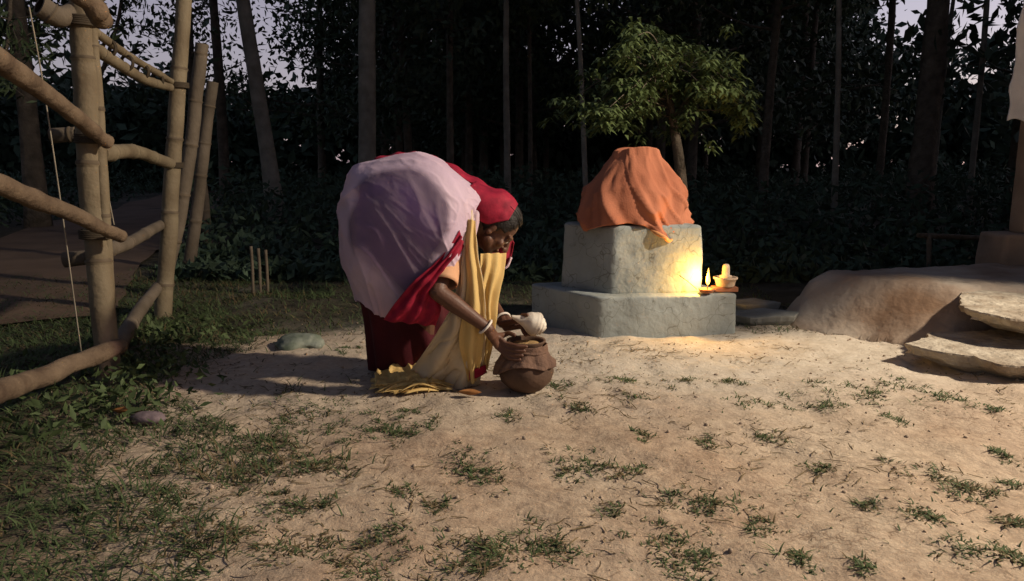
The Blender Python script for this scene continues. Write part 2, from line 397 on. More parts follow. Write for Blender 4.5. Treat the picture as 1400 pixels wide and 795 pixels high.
# ------------------------------------------------------------------ the yard lamp outside the frame
def box(mb, a, b):
    x0, y0, z0 = a; x1, y1, z1 = b
    mb.add([(x0,y0,z0),(x1,y0,z0),(x1,y1,z0),(x0,y1,z0),(x0,y0,z1),(x1,y0,z1),(x1,y1,z1),(x0,y1,z1)], [[0,3,2,1],[4,5,6,7],[0,1,5,4],[1,2,6,5],[2,3,7,6],[3,0,4,7]]); return mb
HX, HY = 4.6, 2.66  # unseen house added, walls set to block lamplight from the wood
house = thing('house', (8, 4.8, 0), 'plain mud plastered house out of view, added to shade the wood, with a lamp on its front', 'house')
for a, b in (((HX, HY, -.1), (13, HY + .25, 5.6)), ((HX, HY + .25, -.1), (HX + .25, 6.4, 5.6)), ((HX, 6.4, -.1), (13, 6.65, 5.6)), ((12.75, HY + .25, -.1), (13, 6.4, 5.6))):
    box(MB(), a, b).build('wall', M['pillar'], house, smooth=False)
rf_ = MB(); rf_.add([(HX - .3, HY - .25, 5.6), (13.3, HY - .25, 5.6), (13.3, 4.8, 7.0), (HX - .3, 4.8, 7.0), (13.3, 6.9, 5.6), (HX - .3, 6.9, 5.6)], [[0, 1, 2, 3], [3, 2, 4, 5]])
solid(rf_.build('roof', M['bark'], house, smooth=False), .08)
pr = MB(); pr.add([(3.5, 2.95, 2.14), (HX - .01, 3.34, 2.22), (HX - .01, 5.12, 2.22), (3.5, 5.12, 2.14), (3.5, 2.95, 2.19), (HX - .01, 3.34, 2.27), (HX - .01, 5.12, 2.27), (3.5, 5.12, 2.19)], [[0,3,2,1],[4,5,6,7],[0,1,5,4],[1,2,6,5],[2,3,7,6],[3,0,4,7]])
pr.build('added_shade_roof', M['bark'], house, smooth=False)  # unseen roof slab added to shade the back of the mud bank
t = thing('wall_lamp', (BULB.x, HY, BULB.z + .3), 'bare electric bulb on a bracket from the house front', 'lamp')
V, f = tube(smoothpath([(BULB.x, HY, BULB.z + .3), (BULB.x, HY - .6, BULB.z + .42), (BULB.x, BULB.y, BULB.z + .24)], 16), .012, 8); mk('arm', V, f, M['iron'], t)
V, f = lathe([(.012, .25), (.025, .22), (.025, .15)], BULB, 14); mk('holder', V, f, M['iron'], t)
V, f = ico(BULB + Vector((0, 0, .11)), .03, 2, (1, 1, 1.25)); mk('bulb', V, f, M['bulbglass'], t)

# ------------------------------------------------------------------ THE ALTAR
def quad_block(name, corners, z0, z1, n, nz, amp, m, parent, inset=0., seed=0, round_=.02):
    """rough hand plastered block over a plan of four corners (counter clockwise)"""
    Cn = np.array(corners, float); cen = Cn.mean(0)
    bm = bmesh.new(); bmesh.ops.create_cube(bm, size=2)
    bmesh.ops.subdivide_edges(bm, edges=bm.edges[:], cuts=n, use_grid_fill=True)
    V = np.array([v.co[:] for v in bm.verts]); f = [[v.index for v in q.verts] for q in bm.faces]; bm.free()
    # round the cube's edges
    a = np.abs(V); mn = 1 - np.array([round_ * 6, round_ * 6, round_ * 4])
    core = np.clip(V, -mn, mn); d = V - core; l = np.linalg.norm(d / (1 - mn), axis=1, keepdims=True)
    V = core + np.where(l > 1, d / np.maximum(l, 1e-6), d)
    s, tt = (V[:, 0] + 1) / 2, (V[:, 1] + 1) / 2; h = (V[:, 2] + 1) / 2
    P = (1 - s)[:, None] * (1 - tt)[:, None] * Cn[0] + s[:, None] * (1 - tt)[:, None] * Cn[1] + s[:, None] * tt[:, None] * Cn[2] + (1 - s)[:, None] * tt[:, None] * Cn[3]
    P = cen + (P - cen) * (1 - inset * h)[:, None]
    W = np.stack([P[:, 0], P[:, 1], z0 + (z1 - z0) * h], 1)
    nrm = W - np.array([cen[0], cen[1], (z0 + z1) / 2]); nrm /= np.linalg.norm(nrm, axis=1, keepdims=True)
    q = amp * (n3(W[:, 0] + seed, W[:, 1], W[:, 2], 4, 2) + .55 * n3(W[:, 0] + seed, W[:, 1], W[:, 2], 14, 3) + .35 * np.minimum(0, n3(W[:, 0] - seed, W[:, 1], W[:, 2], 26, 2)))
    return mk(name, W + nrm * q[:, None], f, m, parent)
alt = thing('altar', (.7, 4.4, 0), 'stepped grey mud altar with an orange cloth over its top', 'altar')
quad_block('plinth', [(.475, 4.03), (1.29, 4.13), (1.05, 4.85), (.10, 4.52)], -.05, .232, 44, 1, .008, M['plaster'], alt, .01, 3)
quad_block('pedestal', [(.56, 4.125), (1.095, 4.195), (.90, 4.66), (.285, 4.40)], (.22), .615, 40, 1, .008, M['plaster'], alt, .035, 9)

# the orange cloth
ccx, ccy = .715, 4.36
na, nz_ = 150, 90
prof_z = np.array([0, .05, .10, .21, .35, .53, .71, .88, 1.0]); prof_r = np.array([.135, .142, .150, .188, .236, .284, .302, .302, .296])
th, hh = np.meshgrid(np.linspace(0, 2 * np.pi, na, endpoint=False), np.linspace(0, 1, nz_))
r = np.interp(hh, prof_z, prof_r)
# hem height as it hangs round the block (angle -90 deg faces the camera)
deg = (np.degrees(th) + 360) % 360
HA, HZ = [0, 180, 215, 238, 258, 274, 288, 300, 312, 326, 345, 360], [.59, .585, .575, .612, .628, .612, .565, .525, .545, .575, .59, .59]
hem = np.interp(deg, HA, HZ)
top = 1.035 - .012 * np.sin(th * 2 + 1)
z = top + (hem - top) * hh
sq = 1 - .09 * np.cos(2 * (th + .6)) * hh
x0, y0, z0_ = np.cos(th), np.sin(th), z
wv = n3(x0, y0, z, 2.2, 2).reshape(th.shape)
rdg = lambda q, p: (1 - np.abs(q)) ** p
nA = n3(x0 * .9 + z * 1.5, y0 * .9 - z * .6, z * .5, 2.2, 1).reshape(th.shape); nB = n3(x0 * 1.1 + z * 2.0 + 4, y0 * 1.1 - z, z * .4, 3.2, 1).reshape(th.shape)
fold = .016 + .042 * rdg(np.clip(nA * 2.0, -1, 1), 1.6) * (.3 + .7 * hh) + .024 * rdg(np.clip(nB * 1.9, -1, 1), 1.8) + .012 * np.abs(np.sin(th * 3 - z * 9 + 2 * wv)) ** 2 + .012 * n3(x0, y0, z * 1.6, 6, 2).reshape(th.shape)
r = r * sq - .022 + fold * (.35 + hh)
OV = np.stack([ccx + r * np.cos(th), ccy + r * .66 * np.sin(th), z], -1)
oc = MB(); oc.add(OV.reshape(-1, 3), gridfaces(nz_, na, True))
rim = OV[0]; cen = rim.mean(0) + np.array([0, 0, -.018])
rings = [rim + (cen - rim) * k + np.array([0, 0, .004 * math.sin(k * 6)]) for k in (0, .06, .4, .7, .97)]
oc.add(np.concatenate(rings), gridfaces(5, na, True))
oc.add(rings[-1], [list(range(na))])
oo = oc.build('orange_cloth', M['orange'], None, (ccx, ccy, .6)); solid(oo, .005)
tag(oo, 'crumpled orange cloth draped over the top of the grey altar', 'cloth')
# folded hem that shows its faded inside
hemv = OV[-1]; ks_ = [k for k in range(na) if 280 < deg[0][k] < 340]
hp = [hemv[k] + np.array([.010 * math.cos(th[0][k]), .010 * math.sin(th[0][k]), .004 - .010 * abs(math.sin(k * .35))]) for k in ks_]
V, f = tube(smoothpath(hp, 60), .007 + .004 * np.sin(np.linspace(0, 8, 60)), 10, .5, 30)
mk('hem', V, f, M['orange_in'], oo)

# ------------------------------------------------------------------ oil lamp, incense, stone emblem, brick
PZ = .236
lp = at(966, 399, 4.13); lp.z = PZ
t = thing('oil_lamp', (lp.x, lp.y, PZ), 'small clay oil lamp burning on the altar step', 'oil lamp')
V, f = lathe([(.02, 0), (.034, .004), (.046, .02), (.047, .025), (.043, .023), (.03, .012), (.001, .011)], lp, 24); mk('dish', V, f, M['brick'], t)
wk = Vector((lp.x, lp.y - .01, PZ + .02))
V, f = tube([wk, wk + Vector((.004, 0, .035))], .0025, 6); mk('wick', V, f, M['wick'], t)
V, f = lathe([(.001, 0), (.008, .009), (.0115, .024), (.009, .046), (.0045, .07), (.0005, .098)], wk + Vector((.003, 0, .026)), 14); mk('flame', V, f, M['flame'], t)
fl = bpy.data.lights.new('oil_lamp_light', 'POINT'); fl.energy = 8.0; fl.color = (1, .52, .10); fl.shadow_soft_size = .012
flo = bpy.data.objects.new('oil_lamp_light', fl); C.objects.link(flo); flo.parent = t; flo.location = (-.035, -.015, .095)
a_, b_ = at(953, 396, 4.125), at(929, 377, 4.11)
V, f = tube([a_, (a_ + b_) / 2 + Vector((0, 0, .004)), b_], .0022, 6)
tag(mk('incense_stick', V, f, M['node'], None, a_), 'thin incense stick leaning beside the burning oil lamp', 'incense stick')
bk = at(990, 404, 4.20)
o = quad_block('clay_tile', [(bk.x - .075, 4.155), (bk.x + .075, 4.17), (bk.x + .07, 4.25), (bk.x - .07, 4.245)], PZ - .002, PZ + .026, 8, 1, .002, M['brick'], None, 0, 5, .03)
tag(o, 'flat reddish clay tile under the little stone emblem', 'tile')
ec = Vector((bk.x + .005, 4.205, PZ + .027))
t = thing('stone_emblem', ec, 'small upright stone on a round basin beside the oil lamp', 'stone emblem')
V, f = lathe([(.05, 0), (.052, .006), (.060, .040), (.068, .044), (.068, .053), (.058, .053), (.05, .047), (.001, .046)], ec, 28, jit=.03); mk('basin', V, f, M['palestone'], t)
V, f = lathe([(.034, .046), (.034, .062), (.022, .064), (.021, .10), (.019, .118), (.012, .127), (.001, .129)], ec, 20, jit=.03); mk('pillar_stone', V, f, M['palestone'], t)

# ------------------------------------------------------------------ BAMBOO FENCE
def pole(name, pts, r0, r1, parent, m):
    P = smoothpath(pts, 70); k = np.linspace(0, 1, 70)
    r_ = (r0 + (r1 - r0) * k) * (1 + .14 * n3(k, 0 * k + r0 * 90, 0 * k, 9, 2)); P = P + .022 * np.stack([n3(k, k * 0 + r0 * 70, k * 0, 4, 2), n3(k, k * 0 + r0 * 50, k * 0, 4, 2), n3(k, k * 0 + r0 * 30, k * 0, 4, 2)], 1)
    V, f = tube(P, r_, 16, .14, 14); return mk(name, V, f, m, parent)
def bamboo(name, pts, r0, r1, parent, m, node=.32, seg=14, open_=(True, True), ph=0.1, loc=None, bow=0.):
    P = np.array([tuple(p) for p in pts], float)
    if len(P) == 2:
        mid = P.mean(0); mid[2] -= bow; mid[0] += bow * .4; P = np.array([P[0], mid, P[1]])
    L = np.linalg.norm(np.diff(P, axis=0), axis=1).sum(); n = max(8, int(L / .03)); base = smoothpath(P, n)
    s = np.linspace(0, L, n); nodes = np.arange(ph, L, node) + RS.uniform(-.03, .03, len(np.arange(ph, L, node)))
    ss = sorted(set(list(s)) | {v for q in nodes for v in (q - .012, q - .004, q + .004, q + .012) if 0 < v < L})
    ss = np.array(ss); PP = np.stack([np.interp(ss, s, base[:, k]) for k in range(3)], 1)
    R = np.interp(ss, [0, L], [r0, r1]); dn = np.min(np.abs(ss[:, None] - nodes[None]), 1) if len(nodes) else ss * 0 + 1
    R = R * (1 + .10 * (dn < .0055) - .015 * ((dn > .0055) & (dn < .014)))
    PP = PP + .012 * np.stack([n3(ss, ss * 0 + r0 * 70, ss * 0, 2.2, 2), n3(ss, ss * 0 + r0 * 40, ss * 0, 2.2, 2), 0 * ss], 1)
    V = tubev(PP, R, seg, .10, 7); k = len(ss)
    mb = MB(); F_ = gridfaces(k, seg, True); mb.add(V, F_)
    ring = np.repeat(np.arange(k - 1), seg); isn = (dn[:-1] < .006) & (dn[1:] < .013)
    mb.mi = [1 if isn[i] else 0 for i in ring]
    for e, op in ((0, open_[0]), (k - 1, open_[1])):
        v0 = V[e * seg:(e + 1) * seg]; c = v0.mean(0); d = (PP[1] - PP[0]) if e == 0 else (PP[-2] - PP[-1]); d = d / np.linalg.norm(d)
        inn = c + (v0 - c) * .72; deep = inn + d * (.04 if op else .001)
        mb.add(np.concatenate([v0, inn]), gridfaces(2, seg, True)); mb.add(np.concatenate([inn, deep]), gridfaces(2, seg, True), 2); mb.add(deep, [list(range(seg))], 2)
    o = mb.build(name, [m, M['node'], M['hollow']], parent, loc)
    return o
def lashing(c, axis_, r, parent, turns=4, m=None, pitch=.008):
    q = np.array(Vector(axis_).to_track_quat('Z', 'Y').to_matrix()); k = np.linspace(0, turns * 2 * np.pi, turns * 14)
    P = np.stack([r * np.cos(k), r * np.sin(k), (k / (2 * np.pi) - turns / 2) * pitch], 1) @ q.T + np.array(c)
    V, f = tube(P, .0055, 6); return mk('lashing', V, f, m or M['lash'], parent)
YA, YB, YN = 3.3, 4.7, 2.15
fb = gnd(148, 516)
fence = thing('bamboo_fence', (fb.x, fb.y, 0), 'rough bamboo fence of posts and crooked lashed rails beside the yard', 'fence')
pA = [gnd(152, 520) + Vector((0, 0, -.05)), at(132, 330, YA), at(118, 120, YA), at(107, -60, YA)]
bamboo('post', pA, .052, .049, fence, M['bamboo'], .42)
# a second, split cane strapped along the first post
pA2 = [at(140, 470, YA + .03) + Vector((.03, 0, 0)), at(141, 330, YA), at(129, 130, YA), at(124, 35, YA)]
bamboo('post_strip', [p + Vector((.004, .012, 0)) for p in pA2], .027, .023, fence, M['bamboo'], .35, ph=.2)
pB = [gnd(222, 432) + Vector((0, 0, -.05)), at(238, 210, YB), at(252, -40, YB)]
bamboo('post', pB, .052, .044, fence, M['bamboo'], .45, ph=.25)
lash = [
 # near bay: thick brown poles that come in from the left
 ('rail', [at(-60, 40, YN), at(60, 125, 2.75), at(122, 175, 3.15), at(150, 196, YA - .03)], .038, .030, 'rustwood'),
 ('rail', [at(-60, 232, YN), at(60, 275, 2.7), at(165, 322, YA - .06)], .036, .028, 'rustwood'),
 ('rail', [at(-70, 565, YN), at(40, 520, 2.7), at(165, 476, YA - .06)], .046, .034, 'rustwood'),
 # stubs and crossing ends by the head of the post
 ('rail', [at(52, 8, YA - .14), at(90, 22, YA - .05), at(150, -25, YA + .25)], .042, .04, 'bamboo_old'),
 ('rail', [at(100, -30, 2.9), at(130, 15, 3.05), at(143, 33, 3.15)], .040, .038, 'rustwood'),
 ('rail', [at(70, 186, YA + .1), at(104, 184, YA + .12)], .034, .034, 'bamboo_old'),
 ('rail', [at(88, 356, YA + .1), at(120, 352, YA + .12)], .036, .034, 'bamboo_old'),
 # far bay, post to post
 ('rail', [at(126, 42, YA + .08), at(160, 66, YA + .5), at(200, 92, YA + .95), at(236, 112, YB - .05)], .020, .018, 'bamboo'),
 ('rail', [at(124, 62, YA + .06), at(160, 87, YA + .5), at(200, 110, YA + .95), at(234, 120, YB - .06)], .030, .024, 'bamboo'),
 ('rail', [at(136, 210, YA + .07), at(186, 208, YA + .75), at(232, 224, YB - .05)], .038, .034, 'bamboo'),
 ('rail', [at(140, 345, YA + .07), at(180, 330, YA + .7), at(219, 308, YB - .05)], .036, .030, 'bamboo_old'),
 ('rail', [at(152, 484, YA + .05), at(183, 437, YA + .65), at(216, 392, YB - .04)], .040, .034, 'bamboo_old'),
]
for nm, pts, r0, r1, mm in lash:
    if mm == 'rustwood': pole(nm, pts, r0, r1, fence, M[mm])
    else: bamboo(nm, smoothpath(pts, 12), r0, r1, fence, M[mm], .42, ph=RS.uniform(.05, .2))
for px, py, Y, r_ in ((113, 30, YA, .066), (126, 190, YA, .066), (131, 320, YA, .064), (150, 478, YA, .066)):
    lashing(at(px, py, Y), (.05, 0, 1), r_, fence, 5)
for px, py, Y in ((245, 117, YB), (238, 226, YB), (230, 308, YB), (224, 395, YB)):
    lashing(at(px, py, Y), (.06, 0, 1), .053, fence, 4)
for k, (px, py, Y) in enumerate(((150, 66, YA + .35), (174, 86, YA + .62), (196, 98, YA + .9), (216, 110, YA + 1.15))):
    lashing(at(px, py, Y), (.3, 1, -.05), .036, fence, 2)
def string(pts, m, parent=None, r=.003):
    V, f = tube(smoothpath(pts, 30), r, 5); return mk('string', V, f, m, parent, pts[0] if parent is None else None)
string([at(40, 10, 2.9), at(58, 110, 2.95), at(82, 270, 3.0), at(112, 488, 3.1)], M['twine'], fence)
string([at(137, 212, YA + .1), at(147, 262, YA + .1), at(156, 308, YA + .1)], M['twine'], fence)
# poles of the fence farther off
for k, (px0, py0, px1, py1, Y, r_, lb) in enumerate((
        (238, 410, 275, 60, 5.4, .052, 'leaning bamboo pole just behind the second fence post'),
        (262, 350, 290, 112, 6.6, .055, 'shorter bamboo pole with a cut top behind the leaning pole'),
        (287, 335, 272, 205, 8.2, .05, 'dim short bamboo pole farthest along the fence line'))):
    b0 = at(px0, py0, Y); b0 = gnd(px0, 225 + CAM_H * F / Y) + Vector((0, 0, -.04)); b0.x = at(px0, py0, Y).x - (.1 if k == 0 else .05)
    o = bamboo('bamboo_pole', [b0, at((px0 + px1) / 2, (py0 + py1) / 2, Y), at(px1, py1, Y)], r_, r_ * .85, None, M['bamboo_old'], .34, loc=b0)
    tag(o, lb, 'pole', 'bamboo poles along the fence line')
for k, (px, y0, y1) in enumerate(((343, 395, 337), (353, 398, 340), (363, 400, 342))):
    b0 = gnd(px + 3, 402); V, f = tube(smoothpath([b0 - Vector((0, 0, .03)), at(px + 2, (y0 + y1) / 2, b0.y), at(px, y1, b0.y)], 8), [.011] * 8, 7, .2)
    tag(mk('stake', V, f, M['bamboo_old'], None, b0), ['left', 'middle', 'right'][k] + ' one of three thin stakes standing in dark grass beyond the fence', 'stake', 'thin stakes beyond the fence')

# ------------------------------------------------------------------ STONES, SLABS, PILLAR
def slab(name, pts, z0, z1, label, cat, m, group=None, amp=.008, sl=(0, 0)):
    """broken flat slab: a ragged outline given depth, layered edges"""
    P = np.array(pts, float); c = P.mean(0); n = len(P)
    Pc = np.concatenate([P, P[:1]]); s = np.linspace(0, n, n * 22, endpoint=False)
    i = s.astype(int); E = Pc[i] + (Pc[i + 1] - Pc[i]) * (s - i)[:, None]
    rings = []
    for k, (zz, ins) in enumerate(((z0, .74), (z0 + .35 * (z1 - z0), .86), (z0 + .5 * (z1 - z0), .95), (z0 + .62 * (z1 - z0), .965), (z1 - .008, 1.0), (z1, .992), (z1 + .002, .8), (z1 + .003, .5), (z1, .2), (z1, .02))):
        Q = c + (E - c) * ins
        if k < 6: Q = Q + (Q - c) * (.09 * n3(E[:, 0], E[:, 1], 0 * Q[:, 0] + min(k, 3) * .5, 7, 4) + .05 * np.abs(n3(E[:, 0], E[:, 1], 0 * Q[:, 0] + min(k, 3) * .9, 22, 3)))[:, None]
        zz = zz + amp * n3(Q[:, 0], Q[:, 1], 0 * Q[:, 0], 7, 3) + sl[0] * (Q[:, 0] - c[0]) + sl[1] * (Q[:, 1] - c[1])
        rings.append(np.concatenate([Q, zz.reshape(-1, 1)], 1))
    m_ = len(E); F_ = gridfaces(len(rings), m_, True).tolist(); F_.append(list(range((len(rings) - 1) * m_, len(rings) * m_)))
    o = mk(name, np.concatenate(rings), F_, m, None, (c[0], c[1], z0), smooth=False); return tag(o, label, cat, group)
slab('stone_slab', [(1.90, 3.50), (1.98, 3.34), (2.08, 3.28), (2.14, 3.14), (2.6, 2.98), (3.3, 2.92), (3.3, 3.5), (2.5, 3.72), (2.15, 3.70)], .015, .105, 'broad broken pale slab lying lowest in front of the mud platform', 'slab', M['sand'], 'broken step slabs', sl=(.02, .02))
slab('stone_slab', [(2.22, 3.56), (2.32, 3.36), (2.6, 3.28), (3.3, 3.12), (3.4, 3.8), (3.2, 4.15), (2.62, 4.14), (2.42, 3.98)], .165, .255, 'upper pale slab overhanging a dark gap below the pillar', 'slab', M['sand'], 'broken step slabs', sl=(.0, .03))
slab('flat_stone', [(1.30, 4.50), (1.42, 4.34), (1.66, 4.30), (1.74, 4.42), (1.56, 4.60)], -.02, .06, 'flat grey stone lying between the altar and the mud bank', 'stone', M['stone'], sl=(.06, 0))
slab('flat_stone', [(1.22, 4.78), (1.48, 4.62), (1.72, 4.68), (1.6, 4.86)], -.02, .075, 'dim flat stone lying behind the altar corner in the shade', 'stone', M['stone'])
def rock(px, py, r, scl, label, m, seed=0):
    b = gnd(px, py); V, f = ico((0, 0, 0), r, 4, scl)
    V = V * (1 + .42 * n3(V[:, 0] + seed, V[:, 1], V[:, 2], 2.4 / r * .5, 4))[:, None] + np.array(b) + np.array([0, 0, r * scl[2] * .35])
    return tag(mk('stone', V, f, m, None, b), label, 'stone')
rock(412, 474, .105, (1.35, 1, .42), 'pale mossy stone half sunk in the dark ground left of the woman', mat('mossy_stone', (.24, .26, .22), .95, .4, 14, .9, 30, (.10, .125, .09)), 1)
rock(205, 575, .05, (1.3, .8, .5), 'small dull violet stone in the sparse grass by the fence foot', mat('violet_stone', (.2, .15, .16)), 2)
# pillar of the porch
t = thing('porch_pillar', (3.5, 4.98, .28), 'brown plastered porch pillar on a square base at the edge of the platform', 'pillar')
quad_block('base', [(3.20, 4.82), (3.75, 4.84), (3.75, 5.12), (3.20, 5.12)], .24, .50, 16, 1, .008, M['pillar'], t, .03, 2)
quad_block('shaft', [(3.365, 4.90), (3.66, 4.90), (3.66, 5.05), (3.365, 5.05)], .49, 2.135, 26, 1, .008, M['pillar'], t, .0, 6)
# perforated white sheet hung on it
gx, gz = 26, 120
U, Wz = np.meshgrid(np.linspace(0, 1, gx), np.linspace(0, 1, gz))
lx = 3.125 + .012 * np.sin(Wz * 17) + .02 * n3(Wz, Wz * 0, Wz * 0, 6).reshape(Wz.shape)
PX = lx * (1 - U) + 3.5 * U; PZ_ = 1.22 + Wz * .88 - .04 * U * (1 - Wz) + .02 * np.sin(U * 9) * (1 - Wz); PY = 4.80 + .012 * np.sin(U * 6 + Wz * 4)
HV = np.stack([PX, PY, PZ_], -1).reshape(-1, 3); HF = gridfaces(gz, gx); cc = HV[HF].mean(1)
holes = [(3.255, 1.62), (3.26, 1.81), (3.26, 1.985), (3.255, 2.07)]
keep = np.ones(len(HF), bool)
for hx, hz in holes: keep &= ((cc[:, 0] - hx) / .028) ** 2 + ((cc[:, 2] - hz) / .042) ** 2 > 1
o = mk('white_sheet', HV, HF[keep], M['sheet'], None, (3.3, 4.80, 1.22)); solid(o, .006)
tag(o, 'white perforated sheet with wavy edge hanging on the porch pillar', 'sheet')
# low log and wire in the dark beyond the platform
b0 = at(1255, 322, 6.2); V, f = tube(smoothpath([b0, at(1300, 324, 6.3), at(1360, 327, 6.4)], 12), .022, 8, .2); 
V2, f2 = tube([at(1270, 322, 6.22), at(1270, 400, 6.22)], .02, 8); V3, f3 = tube([at(1345, 326, 6.4), at(1345, 400, 6.4)], .02, 8)
t = thing('pole_rail', (at(1300, 380, 6.3).x, 6.3, 0), 'low horizontal pole on short posts in the dark beyond the platform', 'rail')
mk('rail', V, f, M['bark'], t); mk('post', V2, f2, M['bark'], t); mk('post', V3, f3, M['bark'], t)

# ------------------------------------------------------------------ VEGETATION
def leafcloud(Cn, size, rs, droop=.0, aspect=.42, spread=1.0):
    """pointed, folded leaf per centre: 4 vertices, 2 triangles"""
    n = len(Cn); d = rs.normal(0, 1, (n, 3)) * np.array([1, 1, spread]); d[:, 2] -= droop; d /= np.linalg.norm(d, axis=1, keepdims=True) + 1e-9
    u = rs.normal(0, 1, (n, 3)); sd_ = np.cross(d, u); sd_ /= np.linalg.norm(sd_, axis=1, keepdims=True) + 1e-9
    s = (size * rs.uniform(.6, 1.3, n))[:, None]
    up = np.cross(d, sd_)
    a = Cn - d * s * .5; b = Cn + d * s * .5; m_ = Cn + d * s * -.02
    l = m_ + sd_ * s * aspect * .5 + up * s * .06; r_ = m_ - sd_ * s * aspect * .5 + up * s * .06
    V = np.stack([a, l, b, r_], 1).reshape(-1, 3); k = np.arange(n)[:, None] * 4
    F_ = np.concatenate([k + np.array([[0, 1, 2]]), k + np.array([[0, 2, 3]])], 1).reshape(-1, 3)
    return V, F_
def limbs(rs, base, h, r, n_l, lean, z_lo, spread, bend=.06):
    """trunk + limbs: list of (path, radii); returns also limb points for foliage"""
    k = np.linspace(0, 1, 9); ph = rs.uniform(0, 6, 2)
    P = np.stack([base[0] + lean[0] * k + bend * h * .25 * np.sin(k * 5 + ph[0]) * k, base[1] + lean[1] * k + bend * h * .25 * np.sin(k * 4 + ph[1]) * k, base[2] + h * k], 1)
    tr = smoothpath(P, 36); rr = r * (1 - .72 * np.linspace(0, 1, 36) ** 1.1); rr[:4] *= np.array([1.45, 1.22, 1.1, 1.04])
    out = [(tr, rr)]; tips = []
    for i in range(n_l):
        f_ = z_lo + (1 - z_lo) * (i + rs.uniform(0, .8)) / n_l; f_ = min(f_, .98); p = tr[int(f_ * 35)]
        a = rs.uniform(0, 2 * np.pi); L = spread * rs.uniform(.6, 1.1) * (1.1 - .5 * f_)
        up = rs.uniform(.1, .75)
        q = [p, p + L * .4 * np.array([math.cos(a), math.sin(a), up * .6]), p + L * np.array([math.cos(a + .3), math.sin(a + .3), up * .8 + rs.uniform(-.15, .1)])]
        lp_ = smoothpath(q, 10); lr = rr[int(f_ * 35)] * .5 * np.linspace(1, .18, 10); out.append((lp_, lr)); tips.append(lp_[3:])
        for j in range(2):
            s_ = lp_[5 + 2 * j]; a2 = a + rs.choice([-1, 1]) * rs.uniform(.5, 1.1); e = s_ + L * .45 * np.array([math.cos(a2), math.sin(a2), rs.uniform(-.1, .6)])
            tp = smoothpath([s_, (s_ + e) / 2 + np.array([0, 0, .05 * L]), e], 7); out.append((tp, lr[5] * .6 * np.linspace(1, .3, 7))); tips.append(tp[2:])
    return out, np.concatenate(tips)
def wood(name, br, m, parent, seg=9):
    mb = MB()
    for i, (P, r_) in enumerate(br):
        V, f = tube(P, r_, seg if i == 0 else 5, .14 if i == 0 else .0, 5); mb.add(V, f)
    return mb.build(name, m, parent)
def crown_pts(rs, tips, n, clump, n_clump):
    c = tips[rs.randint(0, len(tips), n_clump)] + rs.normal(0, clump * .6, (n_clump, 3)); w_ = rs.uniform(.3, 1, n_clump); w_ /= w_.sum()
    i = rs.choice(n_clump, n, p=w_); return c[i] + rs.normal(0, clump, (n, 3)) * np.array([1, 1, .7])
def make_tree(X, Y, h, r, label, group, seed, lean=(0, 0), z_lo=.25, spread=2.0, n_l=14, leaves=5200, leaf=.17, clump=.32, bark='bark', lm='leaf', name='forest_tree'):
    rs = np.random.RandomState(seed); base = (X, Y, gh(X, Y) - .05)
    t = thing(name, (X, Y, gh(X, Y)), label, 'tree', group)
    br, tips = limbs(rs, base, h, r, n_l, lean, z_lo, spread); wood('trunk', br, M[bark], t)
    V, F_ = leafcloud(crown_pts(rs, tips, leaves, clump, max(40, leaves // 40)), leaf, rs, .5)
    mk('crown', V, F_, M[lm], t, smooth=False)
    return t
def px_x(px, Y): return (px - 700) / F * (Y * CP + .16 * 0) * 1.0 / 1.0 if False else at(px, 225, Y).x
KEY = [ # px at the horizon, depth, height, trunk radius, lean x, bark, lowest limb, spread, leaf mat, label
 (377, 11.5, 11, .125, -1.0, 'palebark', .36, 2.6, 'leaf', 'stout leaning forest tree with a pale lower trunk left of the woman'),
 (498, 10.0, 11, .125, .55, 'palebark', .40, 2.6, 'leaf2', 'straight grey forest tree rising right behind the bent woman'),
 (694, 11.5, 9, .055, .05, 'palebark', .40, 1.8, 'leaf2', 'slim pale forest tree between the woman and the altar'),
 (724, 14.5, 9, .05, .1, 'bark', .4, 1.8, 'leaf', 'thin dim forest tree just right of the slim pale tree'),
 (306, 15.0, 11, .11, -.1, 'bark', .32, 2.2, 'leaf', 'dark straight forest tree standing against the sky gap behind the fence poles'),
 (806, 9.0, 7, .035, -.5, 'palebark', .45, 1.4, 'leaf', 'thin leaning sapling behind the left side of the altar'),
 (1262, 10.5, 12, .17, -.1, 'bark', .30, 3.0, 'leaf', 'thickest dark tree with spreading boughs against the pink sky'),
 (1146, 10.0, 9, .042, -.5, 'palebark', .42, 1.7, 'leaf2', 'slender pale tree leaning left, behind the mud bank'),
 (1202, 13.0, 10, .07, .1, 'bark', .38, 2.0, 'leaf', 'dim grey tree left of the thickest tree'),
 (1278, 11.8, 8, .04, .1, 'palebark', .45, 1.5, 'leaf', 'thin pale tree right beside the thickest tree'),
 (1330, 10.6, 9, .045, -.25, 'palebark', .42, 1.8, 'leaf2', 'slender pale tree nearest the porch pillar'),
 (615, 13.5, 10, .07, .2, 'bark', .3, 2.2, 'leaf2', 'dim forest tree above the back of the bent woman'),
 (560, 16, 11, .09, -.2, 'bark', .28, 2.5, 'leaf', 'dark leafy forest tree between the grey tree and the slim pale tree'),
 (1045, 12.5, 10, .08, .2, 'bark', .28, 2.4, 'leaf', 'dark forest tree behind the right of the small green tree'),
 (262, 15.0, 9, .09, .3, 'bark', .22, 1.7, 'leaf', 'dark bushy forest tree right behind the leaning fence pole'),
]
for i, (px, Y, h, r_, ln, bk_, zl, sp, lm, lb) in enumerate(KEY):
    make_tree(px_x(px, Y), Y, h, r_, lb, None, 100 + i, (ln, 0), zl, sp, 15, 2200 if px in (377, 306, 262, 806, 1262, 1278, 1330, 1202) else 5200, .13 if px in (377, 306, 262, 806, 1262, 1278, 1330, 1202) else .16, .30, bk_, lm)
